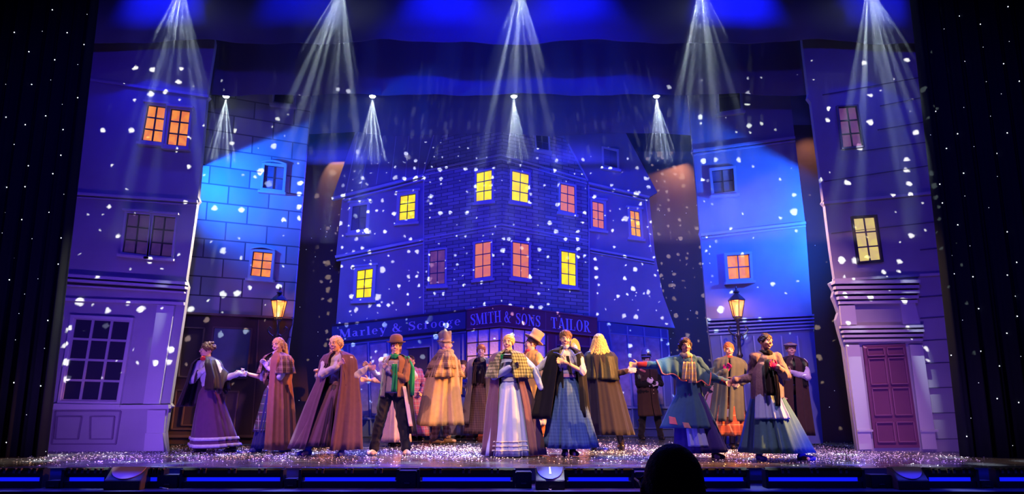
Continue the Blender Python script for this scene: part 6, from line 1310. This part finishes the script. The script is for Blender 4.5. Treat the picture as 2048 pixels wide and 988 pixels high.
# ------------------------------------------------------------------ the spectator in front
YA = 2.12
hcw = at(1346, 950, YA); root = empty('person', (hcw.x, YA, -0.5), 'spectator with glasses in front of the stage, seen from behind as a dark head', 'person')
DARKS = mat('spectator_skin', (0.30, 0.17, 0.13, 1), 0.6); DARKH = mat('spectator_cropped_hair', (0.03, 0.022, 0.02, 1), 0.6, bump=1, bump_scale=200)
topz = at(1346, 888, YA).z + 0.5; hz = topz - 0.115
b_ = bmesh.new(); ellipsoid(b_, (0, 0, hz + .01), (.079, .098, .103), None, 3); ellipsoid(b_, (0, .055, hz - .05), (.062, .06, .075), None, 3); ellipsoid(b_, (0, .10, hz - .10), (.04, .03, .03)); capsule(b_, (0, .118, hz + .01), (0, .128, hz - .03), .009, .013)
for sx in (-1, 1): ellipsoid(b_, (sx * .081, .01, hz - .015), (.009, .02, .032))
capsule(b_, (0, -.02, hz - .09), (0, -.04, hz - .24), .062, .072)
ellipsoid(b_, (0, -.04, hz - .42), (.19, .11, .22), None, 3); ellipsoid(b_, (0, -.03, hz - .66), (.17, .13, .14), None, 3)
for sx in (-1, 1):
    capsule(b_, (sx * .17, -.04, hz - .28), (sx * .23, -.03, hz - .56), .058, .045); capsule(b_, (sx * .23, -.03, hz - .56), (sx * .12, .20, hz - .66), .042, .030); ellipsoid(b_, (sx * .10, .25, hz - .67), (.045, .05, .018))
    for q in range(4): capsule(b_, (sx * (.075 + .017 * q), .285, hz - .668), (sx * (.07 + .017 * q), .34, hz - .685), .0095, .0085, 8)
    capsule(b_, (sx * .06, .25, hz - .665), (sx * .045, .295, hz - .672), .012, .01, 8)
    capsule(b_, (sx * .09, 0, hz - .76), (sx * .10, .42, hz - .74), .085, .06); capsule(b_, (sx * .10, .42, hz - .74), (sx * .10, .40, .09), .055, .04); capsule(b_, (sx * .10, .40, .06), (sx * .10, .52, .04), .04, .032)
remesh('body', b_, DARKS, root, .008, 2)
b_ = bmesh.new(); ellipsoid(b_, (0, -.006, hz + .013), (.0815, .099, .105), None, 3); ellipsoid(b_, (0, -.04, hz - .05), (.070, .065, .06), None, 3); remesh('hair', b_, DARKH, root, .008, 1)
b_ = bmesh.new(); ellipsoid(b_, (0, -.04, hz - .43), (.205, .125, .22), None, 3); ellipsoid(b_, (0, -.03, hz - .66), (.185, .145, .15), None, 3)
for sx in (-1, 1): capsule(b_, (sx * .17, -.04, hz - .28), (sx * .23, -.03, hz - .56), .070, .058); capsule(b_, (sx * .23, -.03, hz - .56), (sx * .15, .15, hz - .63), .055, .045)
remesh('jacket', b_, F['black'], root, .012, 2)
b_ = bmesh.new()
for sx in (-1, 1): capsule(b_, (sx * .09, 0, hz - .76), (sx * .10, .42, hz - .74), .10, .075); capsule(b_, (sx * .10, .42, hz - .74), (sx * .10, .40, .12), .07, .055)
remesh('trousers', b_, F['trous'], root, .012, 2)
b_ = bmesh.new()
for sx in (-1, 1):
    tube(b_, [(sx * .088, -.005, hz + .0), (sx * .088, .03, hz + .012), (sx * .086, .115, hz + .012), (sx * .07, .128, hz + .010)], .0028, 6)
    tube(b_, [(sx * .04 + .030 * math.cos(t * .5236), .130, hz + .0 + .022 * math.sin(t * .5236)) for t in range(13)], .0025, 6)
tube(b_, [(-.012, .133, hz + .005), (.012, .133, hz + .005)], .0025, 6); obj('glasses', b_, mat('glasses_black', (.02, .02, .02, 1), .3), root)
sr = empty('theatre_seat', (hcw.x, YA, -0.5), 'dark theatre seat under the spectator', 'seat'); SV = mat('seat_velvet', (.05, .01, .015, 1), .9)
b_ = bmesh.new(); box(b_, (-.25, -.17, hz - .98), (.25, .34, hz - .85)); bmesh.ops.bevel(b_, geom=b_.edges[:], offset=.03, segments=3, affect='EDGES'); obj('seat_cushion', b_, SV, sr, True)
b_ = bmesh.new(); box(b_, (-.25, -.30, hz - .95), (.25, -.20, hz - .22)); bmesh.ops.bevel(b_, geom=b_.edges[:], offset=.03, segments=3, affect='EDGES'); obj('backrest', b_, SV, sr, True)
for sx in (-1, 1): b_ = bmesh.new(); box(b_, (sx * .285 - .02, -.28, 0), (sx * .285 + .02, .25, hz - .72)); obj('side_panel', b_, BLACK, sr)
